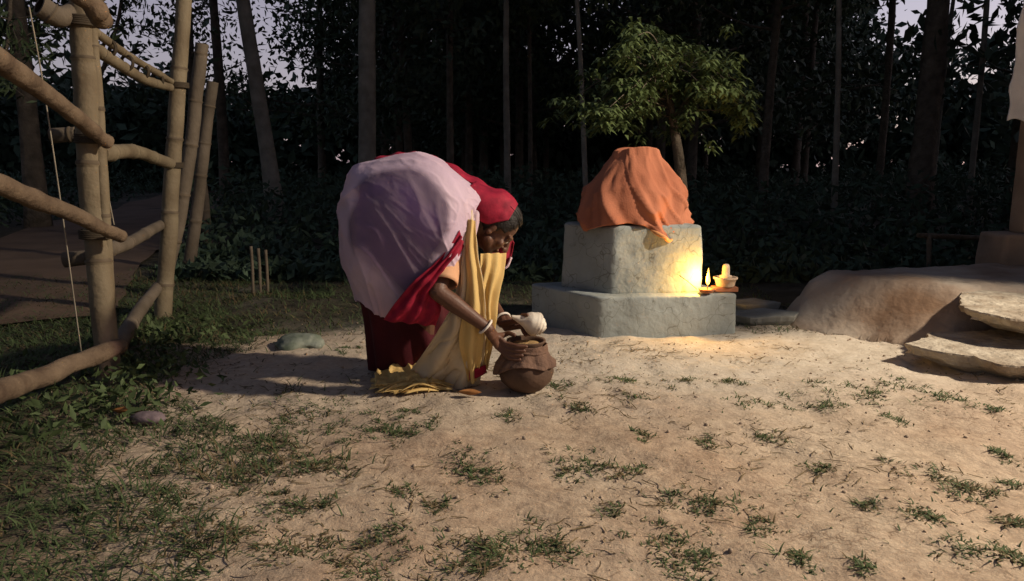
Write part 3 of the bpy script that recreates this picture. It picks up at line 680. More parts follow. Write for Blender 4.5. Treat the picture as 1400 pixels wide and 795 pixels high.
# filler trees: four built, the rest copied
proto = [make_tree(px_x(px, Y), Y, h, r_, 'dark tree standing deep in the wood', 'trees deep in the wood', 300 + i, (.2, 0), .16, 2.6, 22, 7500, .19, .38, 'bark', lm)
         for i, (px, Y, h, r_, lm) in enumerate(((640, 18, 11, .1, 'leaf2'), (900, 17, 12, .12, 'leaf'), (1100, 19, 11, .09, 'leaf2'), (440, 22, 12, .12, 'leaf')))]
def copy_tree(src, loc, rz, sc):
    r_ = src.copy(); C.objects.link(r_); r_.location = loc; r_.rotation_euler = (0, 0, rz); r_.scale = (sc, sc, sc)
    for ch in src.children:
        c = ch.copy(); C.objects.link(c); c.parent = r_
rs = np.random.RandomState(5)
FILL = [(px + rs.uniform(-25, 25), Y) for Y, row in (
    (17, (560, 690, 960, 1020)),
    (21, (-300, 520, 600, 660, 740, 900, 960, 1030, 1090, 1500)),
    (26, (520, 580, 640, 700, 740, 900, 960, 1050, 1110, 1600)),
    (-7, ()),) for px in row]
for i, (px, Y) in enumerate(FILL):
    Yj = Y + rs.uniform(-1.5, 1.5); copy_tree(proto[i % 4], (px_x(px, Yj), Yj, 0), rs.uniform(0, 6.28), rs.uniform(.85, 1.2))
# the wood also closes the yard on the camera's left and behind it
for i, (x, y) in enumerate(((-9, 3), (-8.5, 7), (-11, 0), (-9, -4), (-5, -7), (0, -9), (5, -8), (9.5, -5), (9, 9), (11, 5), (8, 12), (-7, 11))):
    copy_tree(proto[i % 4], (x, y, 0), rs.uniform(0, 6.28), rs.uniform(.9, 1.25))

# far wood: a mass of leaves
def far_wood():
    rs = np.random.RandomState(11); n = 150000
    az = rs.uniform(-60, 60, n); Y = rs.uniform(27, 42, n); X = np.tan(np.radians(az)) * Y
    px = 700 + F * X / Y; z = np.where(rs.uniform(0, 1, n) < .5, rs.uniform(-.2, 4.2, n), rs.uniform(-.2, 13, n))
    py = HORIZON - (z - CAM_H) / Y * F
    top = np.interp(px, [-800, 0, 40, 210, 250, 300, 440, 480, 540, 760, 790, 850, 880, 1150, 1190, 1400, 1500, 2200],
                        [20, 90, 92, 95, 60, 120, 120, 60, -60, -60, 30, 30, -60, -60, 40, 50, 20, 20])
    den = np.clip((py - top) / 45, 0.04, 1) * np.where(n3(px / 60, py / 40, 0 * px, 1, 3) > -.35, 1, .25)
    k = (rs.uniform(0, 1, n) < den)
    V, F_ = leafcloud(np.stack([X, Y, z], 1)[k], .55, rs, .4, .5)
    tag(mk('far_wood', V, F_, M['under'], smooth=False), kind='stuff')
far_wood()
# undergrowth on the floor of the wood
def undergrowth():
    rs = np.random.RandomState(12); n = 60000
    Y = 6.0 + 20 * rs.uniform(0, 1, n) ** 1.3; px = rs.uniform(-200, 1600, n); X = (px - 700) / F * Y
    h = (.10 + .55 * sstep(6.5, 10, Y)) * (1 + .8 * n3(X, Y, 0 * X, .55, 3)); z = h * rs.uniform(0, 1.15, n)
    road_x = np.interp(Y, [b for a, b in rp], [a for a, b in rp])
    k = (np.abs(X - road_x) > 1.0 + .03 * Y)
    V, F_ = leafcloud(np.stack([X, Y, z], 1)[k], .13, rs, -.2, .4)
    tag(mk('undergrowth', V, F_, M['under'], smooth=False), kind='stuff')
undergrowth()
# sprays of narrow leaves that hang into the sky gap at the upper left
def sprig(px, py, Y, n, label, seed):
    rs = np.random.RandomState(seed); b = at(px, py, Y); base = Vector((b.x - .5, Y, 0))
    t = thing('thin_tree', (base.x, Y, 0), label, 'tree', None)
    tr = smoothpath([base - Vector((0, 0, .05)), base + Vector((-.1, 0, b.z * .5)), b, b + Vector((.2, 0, 1.8))], 26); br = [(tr, np.linspace(.05, .012, 26))]; L_ = []
    for i in range(n):
        s_ = tr[rs.randint(13, 26)]; a = rs.uniform(0, 6.28); ln = rs.uniform(.5, 1.3); e = s_ + ln * np.array([math.cos(a), math.sin(a) * .6, rs.uniform(-.25, .35)])
        p = smoothpath([s_, (s_ + e) / 2 + np.array([0, 0, .12]), e], 9); br.append((p, np.linspace(.008, .003, 9))); L_.append(p[2:][rs.randint(0, 7, 26)] + rs.normal(0, .06, (26, 3)))
    wood('trunk', br, M['bark'], t, 7); V, F_ = leafcloud(np.concatenate(L_), .15, rs, .9, .22); mk('crown', V, F_, M['leaf'], t, smooth=False)
sprig(10, 60, 8.5, 46, 'thin tree with narrow drooping leaves at the left behind the fence', 41)
sprig(165, 10, 12, 26, 'thin airy tree against the pale sky between the two fence posts', 42)

# the small lit tree behind the altar
def small_tree():
    rs = np.random.RandomState(21); Y = 5.1; X = at(932, 255, Y).x
    t = thing('small_tree', (X, Y, 0), 'small leafy green tree lit by the lamp behind the altar', 'tree')
    c = at(890, 120, Y); br = [(smoothpath([(X, Y, -.05), (X + .02, Y, .5), (X - .02, Y, .95), (X - .09, Y, 1.3), (X - .17, Y, 1.7)], 26), np.linspace(.055, .02, 26))]
    cl = []
    spec = [] 
    for i in range(74):
        a = rs.uniform(0, 2 * np.pi); tgt_px = rs.uniform(755, 1022); f_ = (tgt_px - 890) / 135
        topy = 28 + 95 * abs(f_) ** 1.6 + (20 if tgt_px < 800 else 0); py = rs.uniform(topy, 200 - 35 * abs(f_)); yo = rs.uniform(-.65, .4) * math.sqrt(max(.1, 1 - f_ * f_))
        e = np.array(at(tgt_px, py, Y + yo)); s_ = br[0][0][rs.randint(18, 26)]
        p = smoothpath([s_, (s_ + e) / 2 + np.array([0, 0, .06]), e], 9); br.append((p, np.linspace(.006, .002, 9)))
        for q in p[3:]:
            if rs.uniform() < .75: cl.append(q + rs.normal(0, .05, 3))
        cl.append(e); cl.append(e + rs.normal(0, .07, 3))
    wood('trunk', br, M['bark'], t, 9)
    # whorls of narrow drooping leaves
    V_, F_ = [], []; n0 = 0
    for q in cl:
        k = rs.randint(9, 17)
        for j in range(k):
            a = rs.uniform(0, 6.28); L = rs.uniform(.055, .115); w_ = L * .13
            d = np.array([math.cos(a), math.sin(a), 0]); sdv = np.array([-math.sin(a), math.cos(a), 0]); el = rs.uniform(-.3, .5)
            o0 = q + rs.normal(0, .018, 3); p1 = o0 + d * L * .4 * math.cos(el) + np.array([0, 0, L * .35 * math.sin(el)]); p2 = p1 + d * L * .4 + np.array([0, 0, -L * .35]); 
            V_ += [o0, p1 + sdv * w_, p1 - sdv * w_, p2]; F_ += [[n0, n0 + 2, n0 + 1], [n0 + 1, n0 + 2, n0 + 3]]; n0 += 4
    mk('crown', np.array(V_), np.array(F_), M['mango'], t, smooth=False)
small_tree()

# ------------------------------------------------------------------ grass and litter on the yard
def blades(P, h, rs, width=.0035, flat=0.3, seg=3):
    """curved tapering blades from root points P"""
    n = len(P); a = rs.uniform(0, 2 * np.pi, n); d = np.stack([np.cos(a), np.sin(a), 0 * a], 1); sdv = np.stack([-np.sin(a), np.cos(a), 0 * a], 1)
    h = np.broadcast_to(h, (n,)) * rs.uniform(.5, 1.3, n); lean = np.clip(rs.normal(flat, .25, n), .02, .98)
    V = []
    for s in range(seg + 1):
        k = s / seg; ang = (1 - lean) * np.pi / 2 * (1 - .55 * k)
        out = h * k * np.cos(ang * (1 - .2 * k)); up = h * (k * np.sin(ang)); wd = width * (1 - k ** 1.5) + .0004
        c = P + d * out[:, None] + np.stack([0 * up, 0 * up, up], 1)
        V += [c + sdv * wd, c - sdv * wd] if np.isscalar(wd) else [c + sdv * wd[:, None], c - sdv * wd[:, None]]
    V = np.stack(V, 1); m_ = 2 * (seg + 1); base = np.arange(n)[:, None] * m_
    F_ = np.concatenate([base + np.array([[2 * s, 2 * s + 1, 2 * s + 3, 2 * s + 2]]) for s in range(seg)], 0)
    return V.reshape(-1, 3), F_
TUFT = [(430,560,42),(485,600,18),(555,592,20),(545,672,18),(640,636,34),(664,642,18),(800,632,28),(778,642,14),(960,606,12),(1030,553,20),(1190,540,28),(1245,530,24),(1090,546,22),(945,520,14),
 (1280,654,34),(1340,672,15),(1365,622,14),(1390,660,14),(935,690,26),(970,690,18),(1040,714,18),(915,745,36),(945,752,26),(760,740,20),(690,758,44),(650,770,30),(520,730,24),(380,690,30),(422,692,18),(400,745,40),
 (320,650,38),(250,690,34),(170,690,50),(260,760,40),(500,770,40),(1180,778,12),(1380,760,15),(1390,714,12),(1260,710,18),(1230,572,14),(1140,532,18),(850,520,16),(790,560,12),(700,566,14),(590,577,14),(530,577,18),
 (1310,750,22),(1090,762,14),(455,575,30),(390,570,18),(300,590,22),(1060,600,12),(880,600,10),(870,640,10),(1120,640,10),(840,700,10),(1190,690,10),(600,690,10),(360,610,20),(440,640,14),(240,620,20),(560,560,18),
 (1000,520,14),(1130,555,16),(1300,545,16),(1350,560,12),(760,525,10),(860,545,10),(310,480,12),(480,480,12)]
def grass():
    rs = np.random.RandomState(31); R, H = [], []
    for px, py, r_ in TUFT:
        c = gnd(px, py); m_ = r_ / F * c.y; nc = int(5 + r_ * .62)
        for q in range(nc):
            a0 = rs.uniform(0, 6.28); cx = c.x + rs.normal(0, m_ * .95); cy = c.y + rs.normal(0, m_ * 1.0); L_ = rs.uniform(.2, .9) * m_ * .8
            n = rs.randint(5, 24); u = rs.uniform(-1, 1, n)
            x = cx + math.cos(a0) * L_ * u + rs.normal(0, .010, n); y = cy + math.sin(a0) * L_ * u + rs.normal(0, .010, n)
            hh_ = rs.uniform(.010, .034)
            for a, b in zip(x, y): R.append((a, b, 0)); H.append(hh_)
    # small runners everywhere
    n = 7000; X = rs.uniform(-2.2, 3.0, n); Y = rs.uniform(1.2, 4.2, n); k = n3(X, Y, 0 * X, 1.8, 3) > .05
    for a, b in zip(X[k], Y[k]): R.append((a, b, 0)); H.append(rs.uniform(.01, .025))
    # thick grass at the left, under the fence
    n = 90000; X = rs.uniform(-4.2, -.4, n); Y = rs.uniform(1.2, 6.2, n); e = -1.42 - np.where(Y < 3, .42, .20) * (Y - 3.0) + .35 * n3(X, Y, 0 * X, 1.3, 3) + .25 * n3(X, Y, 0 * X + 4, 5, 2)
    k = (X < e) | (rs.uniform(0, 1, n) < .02) | ((X < e + .45) & (n3(X, Y, 0 * X + 2, 3.5, 2) > .2))
    for a, b in zip(X[k], Y[k]): R.append((a, b, 0)); H.append(rs.uniform(.03, .085))
    # dark strip behind the yard
    n = 22000; X = rs.uniform(-3.4, 1.9, n); Y = rs.uniform(3.6, 7.5, n); k = (Y > 4.25 - .4 * sstep(-.3, -2, X) + .3 * n3(X, Y, 0 * X, 1.6, 3)) & ~((X > .0) & (X < 1.35) & (Y < 4.95))
    for a, b in zip(X[k], Y[k]): R.append((a, b, 0)); H.append(rs.uniform(.03, .10))
    R = np.array([tuple(v) for v in R]); R[:, 2] = ground_h(R[:, 0], R[:, 1]) - .003
    ins = bank_h(R[:, 0], R[:, 1]) < .002; R = R[ins]; H = np.array(H)[ins]
    V, F_ = blades(R, H, rs, .0024, .55); nb = len(R); dry = (rs.uniform(0, 1, nb) < .22 + .3 * n3(R[:, 0], R[:, 1], R[:, 2], 1.5, 2)).astype(int)
    tag(mk('grass', V, F_, [M['grass'], M['drygrass']], mi=np.tile(dry, 3)), kind='stuff')
grass()
def litter():
    rs = np.random.RandomState(33); n = 15000; X = rs.uniform(-2.4, 3.2, n); Y = 1.15 + 3.2 * rs.uniform(0, 1, n); k = (n3(X, Y, 0 * X + 7, 2.4, 3) + .5 * n3(X, Y, 0 * X + 1, 9, 2)) > rs.uniform(.05, .6, n)
    X, Y = X[k], Y[k]; n = len(X); a = rs.uniform(0, 2 * np.pi, n); L = .008 + .05 * rs.uniform(0, 1, n) ** 2.2 ; cv = rs.normal(0, .35, n); V = []
    for s in range(5):
        t_ = s / 4 - .5; ang = a + cv * t_; x = X + np.cos(ang) * L * t_ * 2 * .6; y = Y + np.sin(ang) * L * t_ * 2 * .6
        z = ground_h(x, y) + .003 + .004 * abs(t_); wv_ = .0013 * (1 - abs(t_) * 1.2) + .0005
        V += [np.stack([x - np.sin(ang) * wv_, y + np.cos(ang) * wv_, z], 1), np.stack([x + np.sin(ang) * wv_, y - np.cos(ang) * wv_, z + .0015], 1)]
    V = np.stack(V, 1); base = np.arange(n)[:, None] * 10
    F_ = np.concatenate([base + np.array([[2 * s, 2 * s + 1, 2 * s + 3, 2 * s + 2]]) for s in range(4)], 0)
    k2 = bank_h(X, Y) < .002
    tag(mk('litter', V.reshape(-1, 3), F_, M['drygrass']), kind='stuff')
litter()
def pebbles():
    rs = np.random.RandomState(51); V0, f0 = ico((0, 0, 0), 1, 1); f0 = np.array(f0); VV, FF = [], []; k = 0
    n = 1500; X = rs.uniform(-2.4, 3.2, n); Y = 1.15 + 3.3 * rs.uniform(0, 1, n); R_ = .0022 + .006 * rs.uniform(0, 1, n) ** 4 + .0015 * rs.uniform(0, 1, n); Z = ground_h(X, Y); ok_ = bank_h(X, Y) < .002
    for x, y, z, r_, o_ in zip(X, Y, Z, R_, ok_):
        if o_: VV.append(V0 * r_ * rs.uniform(.6, 1.3, 3) * (1 + .2 * rs.normal(0, 1, (len(V0), 1))) + np.array([x, y, z + r_ * .2])); FF.append(f0 + k); k += len(V0)
    tag(mk('pebbles', np.concatenate(VV), np.concatenate(FF), mat('earth_crumbs', (.36, .28, .21), .95, .4, 9), smooth=False), kind='stuff')
pebbles()
def weeds():
    """broad leaved weeds at the foot of the fence"""
    rs = np.random.RandomState(35); P = []
    for px, py, n, sp in ((185, 480, 220, .14), (215, 500, 160, .10), (160, 540, 160, .13), (200, 455, 120, .12), (60, 560, 200, .25), (240, 445, 120, .15), (100, 500, 150, .2)):
        b = gnd(px, py + 20); P.append(np.array(b) + rs.normal(0, 1, (n, 3)) * np.array([sp, sp, .035]) + np.array([0, 0, .05]))
    P = np.concatenate(P); P[:, 2] = np.abs(P[:, 2]) + .004
    V, F_ = leafcloud(P, .05, rs, -.3, .4); tag(mk('weeds', V, F_, M['grass'], smooth=False), kind='stuff')
weeds()
def dead_leaf(px, py, L, label, seed, m='deadleaf'):
    rs = np.random.RandomState(seed); b = gnd(px, py); a = rs.uniform(-.5, .5); u = np.linspace(-1, 1, 9); vv = np.linspace(-1, 1, 5)
    V = [(b.x + L * (t_ * math.cos(a)) - math.sin(a) * s_ * .32 * L * (1 - t_ * t_), b.y + L * t_ * math.sin(a) + math.cos(a) * s_ * .32 * L * (1 - t_ * t_), gh(b.x, b.y) + .012 + .02 * s_ * s_ * (1 - t_ * t_) + .012 * t_ ** 2) for t_ in u for s_ in vv]
    o = mk('dead_leaf', V, gridfaces(9, 5), M[m], None, b); solid(o, .0015); tag(o, label, 'leaf', 'dry leaves on the yard')
dead_leaf(642, 548, .05, 'curled brown leaf lying in front of the shawl hem', 1)
dead_leaf(172, 570, .06, 'reddish dry leaf in the grass beside the violet stone', 2)
dead_leaf(1270, 445, .05, 'dry leaf on the slope of the mud bank', 4)

# ------------------------------------------------------------------ THE POT AND THE CONCH
pc = Vector((at(719, 540, 3.06).x, 3.06, 0)); 
pot = thing('clay_pot', (pc.x, pc.y, 0), 'round dark clay pot with brown cloth tied round its neck in front of the woman', 'pot')
V, f = lathe([(.03, .004), (.07, .010), (.105, .045), (.119, .085), (.112, .125), (.085, .155), (.070, .175), (.070, .20), (.083, .216), (.082, .222), (.070, .218), (.062, .20), (.06, .17), (.01, .16)], pc, 40, jit=.02)
mk('body', V, f, M['clay'], pot)
th, hh = np.meshgrid(np.linspace(0, 2 * np.pi, 90, endpoint=False), np.linspace(0, 1, 40))
hemz = .098 + .030 * np.sin(th * 1.0 + 2.6) + .012 * np.sin(th * 3 + 1)
zz = .205 + (hemz - .205) * hh; rr = np.interp(zz, [.05, .085, .125, .155, .175, .205], [.112, .125, .119, .096, .082, .080])
rr = rr + .006 + .006 * np.sin(th * 9 + hh * 5 + 2 * n3(np.cos(th), np.sin(th), hh, 2, 2).reshape(th.shape)) * (.3 + hh) + .010 * n3(np.cos(th), np.sin(th), hh, 3, 3).reshape(th.shape) * hh
CV = np.stack([pc.x + rr * np.cos(th), pc.y + rr * np.sin(th), zz], -1).reshape(-1, 3)
solid(mk('wrap', CV, gridfaces(40, 90, True), M['potcloth'], pot), .004)
kk = np.linspace(0, 2 * np.pi, 60); V, f = tube(np.stack([pc.x + .088 * np.cos(kk), pc.y + .088 * np.sin(kk), .182 + .006 * np.sin(kk * 2)], 1), .006, 7, .3, 30); mk('tie', V, f, M['potcloth'], pot)
V, f = lathe([(.062, .19), (.060, .206), (.03, .212), (.001, .213)], pc, 24, jit=.08); mk('filling', V, f, mat('turmeric_rice', (.34, .22, .10), .9, .4, 60, .6, 120), pot)
# conch
ca, cb = at(699, 433, 3.05), at(747, 449, 3.08); cd = (cb - ca); Lc = cd.length
cm = Matrix.Identity(3); ez = cd.normalized(); q = np.array(ez.to_track_quat('Z', 'Y').to_matrix())
ks, ka = np.meshgrid(np.linspace(0, 1, 60), np.linspace(0, 2 * np.pi, 40, endpoint=False), indexing='ij')
rc_ = np.interp(ks, [0, .12, .3, .5, .66, .76, .80, .86, .89, .94, .96, 1], [.006, .011, .022, .043, .052, .049, .036, .037, .025, .024, .012, .002])
rc_ = rc_ * (1 + .05 * np.sin(ka - ks * 16)) * (1 + .10 * np.cos(ka - 1.2) * (ks < .78) * np.sin(np.pi * np.clip(ks / .78, 0, 1)))
rc_ = rc_ + .004 * np.maximum(0, np.sin(ka * 6 + 1)) * np.exp(-((ks - .76) / .05) ** 2)
KV = np.stack([rc_ * np.cos(ka), rc_ * np.sin(ka), ks * Lc], -1).reshape(-1, 3) @ q.T + np.array(ca)
fc = gridfaces(60, 40, True).tolist(); fc += [list(range(40))[::-1], list(range(59 * 40, 60 * 40))]
o = mk('conch_shell', KV, fc, M['conch'], None, (ca + cb) / 2); tag(o, 'white conch shell held in a hand over the clay pot', 'conch shell')

# ------------------------------------------------------------------ THE WOMAN
woman = thing('person', (at(560, 510, 3.2).x, 3.2, 0), 'bent woman in pale lilac saree with red border and yellow shawl reaching for a pot', 'person')
def vec(p): return np.array(tuple(p), float)
class Flesh:
    def __init__(s): s.mb = MB()
    def cap(s, p0, p1, r0, r1, n=10):
        p0, p1 = vec(p0), vec(p1)
        V, f = ico(p0, r0, 2); s.mb.add(V, f); V, f = ico(p1, r1, 2); s.mb.add(V, f)
        V, f = tube([p0, p1], [r0, r1], 14); s.mb.add(V, f)
    def chain(s, pts, rs_):
        for i in range(len(pts) - 1): s.cap(pts[i], pts[i + 1], rs_[i], rs_[i + 1])
    def ball(s, c, r, scl=(1, 1, 1), rot=None): V, f = ico(vec(c), r, 3, scl, rot); s.mb.add(V, f)
B = Flesh()
YW = 3.2
# torso bent forward, legs, neck
pel = at(525, 305, YW); chest = at(600, 300, YW); neck = at(640, 290, YW); 
B.chain([pel, (pel + chest) / 2 + Vector((0, 0, .02)), chest, at(625, 292, YW)], [.145, .125, .13, .09])
B.chain([at(625, 290, YW), at(655, 298, YW)], [.055, .05])
for yo, kx in ((-.09, 575), (.09, 560)):
    hp_ = pel + Vector((0, yo, -.02)); an = at(585 if yo < 0 else 560, 505, YW + .15 + yo * .8); kn = (hp_ + an) / 2 + Vector((.07, 0, .02))
    an.z = .07; B.chain([hp_, kn, an], [.10, .062, .035])
    B.chain([an + Vector((-.03, 0, -.025)), an + Vector((.07, 0, -.04)), an + Vector((.16, 0, -.052))], [.035, .033, .020])
    for j in range(5): B.cap(an + Vector((.15, (j - 2) * .017, -.053)), an + Vector((.185 - .006 * j, (j - 2) * .018, -.056)), .010, .009)
# head: crown towards the upper right, face down
hc = at(679, 309, YW); ec_ = Vector((.80, 0, .60)).normalized(); ef = Vector((.60, 0, -.80)).normalized(); es = Vector((0, 1, 0))   # crown, face, side
Rm = np.array([ef, es, ec_]).T
def hd(f_, s_, c_): return hc + ef * f_ + es * s_ + ec_ * c_
B.ball(hd(-.015, 0, .025), .1, (.93, .76, .86), Rm)          # skull
B.ball(hd(.025, 0, -.035), .1, (.62, .62, .80), Rm)           # face mass
B.ball(hd(.062, 0, -.092), .026, (.9, 1.1, .8), Rm)           # chin
B.chain([hd(.02, -.052, -.06), hd(.058, -.022, -.092)], [.024, .018]); B.chain([hd(.02, .052, -.06), hd(.058, .022, -.092)], [.024, .018])
B.chain([hd(.083, 0, .004), hd(.100, 0, -.022), hd(.106, 0, -.034)], [.008, .010, .0125])   # nose
for s_ in (-1, 1):
    B.ball(hd(.098, s_ * .012, -.036), .0085); B.cap(hd(.082, s_ * .012, .016), hd(.072, s_ * .045, .017), .010, .009)   # nostril, brow
    B.ball(hd(.066, s_ * .040, -.030), .022, (.8, 1, .9), Rm); B.ball(hd(.072, s_ * .030, -.001), .0135, (.9, 1.2, .8), Rm)   # cheek, eyelid
    B.ball(hd(-.005, s_ * .076, -.012), .026, (.55, .32, 1.1), Rm); B.ball(hd(-.004, s_ * .076, -.036), .012)   # ear
B.cap(hd(.087, -.016, -.061), hd(.087, .016, -.061), .0065, .0065); B.cap(hd(.084, -.014, -.071), hd(.084, .014, -.071), .007, .007)   # lips
B.chain([hd(-.04, 0, -.05), at(640, 290, YW)], [.055, .055])
# arms
shN, elN, wrN = at(612, 338, 3.07), at(598, 399, 2.93), at(668, 450, 2.95)
B.chain([shN, (shN + elN) / 2, elN], [.062, .046, .036]); B.chain([elN, elN.lerp(wrN, .3), elN.lerp(wrN, .75), wrN], [.036, .037, .027, .0235])
shF, elF, wrF = at(630, 335, 3.36), at(655, 392, 3.40), at(688, 438, 3.18)
B.chain([shF, elF], [.055, .038]); B.chain([elF, elF.lerp(wrF, .35), wrF], [.037, .036, .0235])
def hand(wr, kn_dir, up, side, fingers, thumb, L=.088):
    """palm from the wrist along kn_dir; fingers: per finger the list of joint targets"""
    kd = Vector(kn_dir).normalized(); sv = Vector(side).normalized(); 
    for i in range(4):
        o_ = sv * ((i - 1.5) * .0185)
        kn_ = wr + kd * (L - .006 * abs(i - 1.2)) + o_
        B.chain([wr + o_ * .55, wr.lerp(kn_, .55) , kn_], [.019, .0165, .0115])
        pts = [kn_] + [Vector(p) for p in fingers[i]]
        B.chain(pts, [.0105, .0095, .0085, .0072][:len(pts)])
    B.chain([wr + kd * .02 + sv * -.022, *[Vector(p) for p in thumb]], [.017, .0125, .0105, .0085][:1 + len(thumb)])
# near hand closes round the near side of the pot's neck
def ring(deg_, z_, r_=.098): a = rad(deg_); return Vector((pc.x + r_ * math.cos(a), pc.y + r_ * math.sin(a), z_))
fn = []
for i in range(4):
    zb = .222 - .019 * i; fn.append([ring(222 + 3 * i, zb, .112), ring(248 - i * 2, zb - .004, .106), ring(270 - 5 * i, zb - .006, .100)])
kdir = (ring(200, .205, .118) - wrN)
hand(wrN, kdir, None, Vector((.15, -.1, -1)) * -1, fn[::-1], [ring(190, .245, .098), ring(200, .256, .078), ring(225, .252, .07)], L=min(.088, kdir.length))
# far hand carries the conch
cmid = (ca + cb) / 2
kdF = (at(705, 452, 3.13) - wrF)
fF = [[cmid + Vector((-.030 + .014 * i, .052, -.028)), cmid + Vector((-.022 + .016 * i, .035, -.050)), cmid + Vector((-.012 + .016 * i, .0, -.056 + .003 * i))] for i in range(4)]
hand(wrF, kdF, None, (.8, .0, .25), fF, [cmid + Vector((-.045, .03, .0)), cmid + Vector((-.028, .0, .030)), cmid + Vector((-.008, -.022, .036))], L=.062)
me = bpy.data.meshes.new('tmp'); V = np.concatenate(B.mb.V); me.from_pydata([tuple(v) for v in V], [], B.mb.F)
tmp = bpy.data.objects.new('tmp', me); C.objects.link(tmp)
md = tmp.modifiers.new('r', 'REMESH'); md.mode = 'VOXEL'; md.voxel_size = .0034
m2 = tmp.modifiers.new('s', 'SMOOTH'); m2.factor = .5; m2.iterations = 3
dg = bpy.context.evaluated_depsgraph_get(); ev = tmp.evaluated_get(dg); em = ev.to_mesh()
nv = len(em.vertices); co = np.zeros(nv * 3); em.vertices.foreach_get('co', co)
BF = [list(p.vertices) for p in em.polygons]; ev.to_mesh_clear(); bpy.data.objects.remove(tmp)
mk('body', co.reshape(-1, 3), BF, M['skin'], woman)
for s_ in (-1, 1):
    V, f = ico(hd(.0755, s_ * .030, -.006), .0105, 2); mk('eye', V, f, M['eye'], woman)
# hair: cap over the skull with combed ridges, parted, bun hidden by the veil
bm = bmesh.new(); bmesh.ops.create_uvsphere(bm, u_segments=64, v_segments=40, radius=1)
V = np.array([v.co[:] for v in bm.verts]); f = [[v.index for v in q.verts] for q in bm.faces]; bm.free()
rid = 1.0 + .016 * np.sin(np.arctan2(V[:, 1], V[:, 2]) * 34 + 2 * n3(V[:, 0], V[:, 1], V[:, 2], 3)) 
HVv = V * np.array([.0965, .0815, .0925]) * rid[:, None]
keepv = (V[:, 0] < .62 + .25 * V[:, 2]) & (V[:, 2] > -.42 - .55 * (V[:, 0] < 0) + .25 * (V[:, 0] > .3))
f = [q for q in f if all(keepv[i] for i in q)]
Hw = HVv @ Rm.T + np.array(hd(-.012, 0, .026))
hair_o = mk('hair', Hw, f, M['hair'], woman); solid(hair_o, .006)
rsH = np.random.RandomState(3); hs = MB()
for i in range(60):
    a = rsH.uniform(-1.4, 1.4); st = hd(.055 + rsH.uniform(-.01, .01), .072 * math.sin(a), .07 * math.cos(a) + .025); en = st + ef * rsH.uniform(-.12, -.05) + es * rsH.uniform(-.02, .02) + ec_ * rsH.uniform(.0, .03)
    V, f = tube(smoothpath([st, (st + en) / 2 + ec_ * .012, en], 5), .0009, 4); hs.add(V, f)
hs.build('hair_strands', M['hair'], hair_o)
# bangles
for wr_, d_, rr_ in ((wrN.lerp(elN, .06), wrN - elN, .033), (wrF.lerp(elF, .03), wrF - elF, .034)):
    q = np.array(d_.to_track_quat('Z', 'Y').to_matrix()); kk = np.linspace(0, 2 * np.pi, 40)
    V, f = tube(np.stack([rr_ * np.cos(kk), rr_ * np.sin(kk), .004 * np.sin(kk)], 1) @ q.T + vec(wr_), .0052, 8); mk('bangle', V, f, M['white'], woman)
# blouse sleeve on the near arm
sp_ = smoothpath([at(613, 330, 3.06), at(611, 355, 3.02), at(606, 388, 2.952)], 16)
V = tubev(sp_, np.linspace(.075, .056, 16), 28, .05, 14); o = mk('sleeve', V, gridfaces(16, 28, True), M['peach'], woman); solid(o, .004)

# --- saree drape over back and hips
cols = [((484, 412), (506, 428), (532, 441)), ((468, 350), (500, 376), (548, 441)), ((463, 290), (505, 335), (566, 432)), ((470, 250), (525, 318), (584, 415)),
        ((492, 223), (552, 305), (600, 394)), ((540, 211), (585, 296), (613, 374)), ((590, 217), (612, 290), (626, 356)), ((638, 247), (634, 288), (637, 340)), ((664, 264), (650, 290), (644, 318))]
rowR, rowN1, rowN2, rowM, rowM2, rowE = [], [], [], [], [], []
farR, far1, far2 = [], [], []
wy = [.17, .22, .25, .27, .28, .28, .26, .20, .13]
for (R_, M_, E_), wd in zip(cols, wy):
    R_, M_, E_ = np.array(R_, float), np.array(M_, float), np.array(E_, float)
    rowR.append(at(*R_, YW + .02)); p = R_ + .10 * (M_ - R_); rowN1.append(at(*p, YW - wd * .45)); p = R_ + .42 * (M_ - R_); rowN2.append(at(*p, YW - wd * .80))
    rowM.append(at(*M_, YW - wd)); p = M_ + .55 * (E_ - M_); rowM2.append(at(*p, YW - wd * 1.0)); rowE.append(at(*E_, YW - wd * .92))
    p = R_ + .12 * (M_ - R_); farR.append(at(*p, YW + wd * .5)); p = R_ + .5 * (M_ - R_); far1.append(at(*p, YW + wd * .85)); far2.append(at(*E_, YW + wd))
def crumple(u, v, P):
    q = lambda a, b, o: n3(u * a, v * b, 0 * u + o, 1, 2)
    low = n3(P[:, 0], P[:, 1] * .6, P[:, 2], 3.2, 1)
    w1 = q(2, 2, 9) * .5
    r1 = (1 - np.abs(np.clip(q(6.5, 2.2, 1) * 2.4 + w1, -1, 1))) ** 3; r2 = (1 - np.abs(np.clip(n3(u * 4 + v * 3, v * 6 - u * 2, 0 * u + 5, 1, 2) * 2.6, -1, 1))) ** 3
    r3 = (1 - np.abs(np.clip(n3(u * 13 - v * 5, v * 9 + u * 3, 0 * u + 7, 1, 2) * 2.4, -1, 1))) ** 3
    wv_ = n3(u * 2, v * 3, 0 * u + 11, 1, 2)
    long = (1 - np.abs(np.clip(n3(u * 5 - v * 2.2 + 1.6 * wv_, v * 1.8 + u + 3, 0 * u, 1, 1) * 2.6, -1, 1))) ** 2
    return -1 * (.016 * low + .011 * long * sstep(0, .3, v) + .006 * r1 + .005 * r2 + .003 * r3 + .0022 * n3(P[:, 0], P[:, 1], P[:, 2], 26, 3) - .008)
dr = patch('saree_drape', [far2, far1, farR, rowR, rowN1, rowN2, rowM, rowM2, rowE], 150, 170, M['saree_sheer'], woman, 0, crumple)
uu, vv_ = np.meshgrid(np.linspace(0, 1, 150), np.linspace(0, 1, 170)); uu, vv_ = uu.ravel(), vv_.ravel()
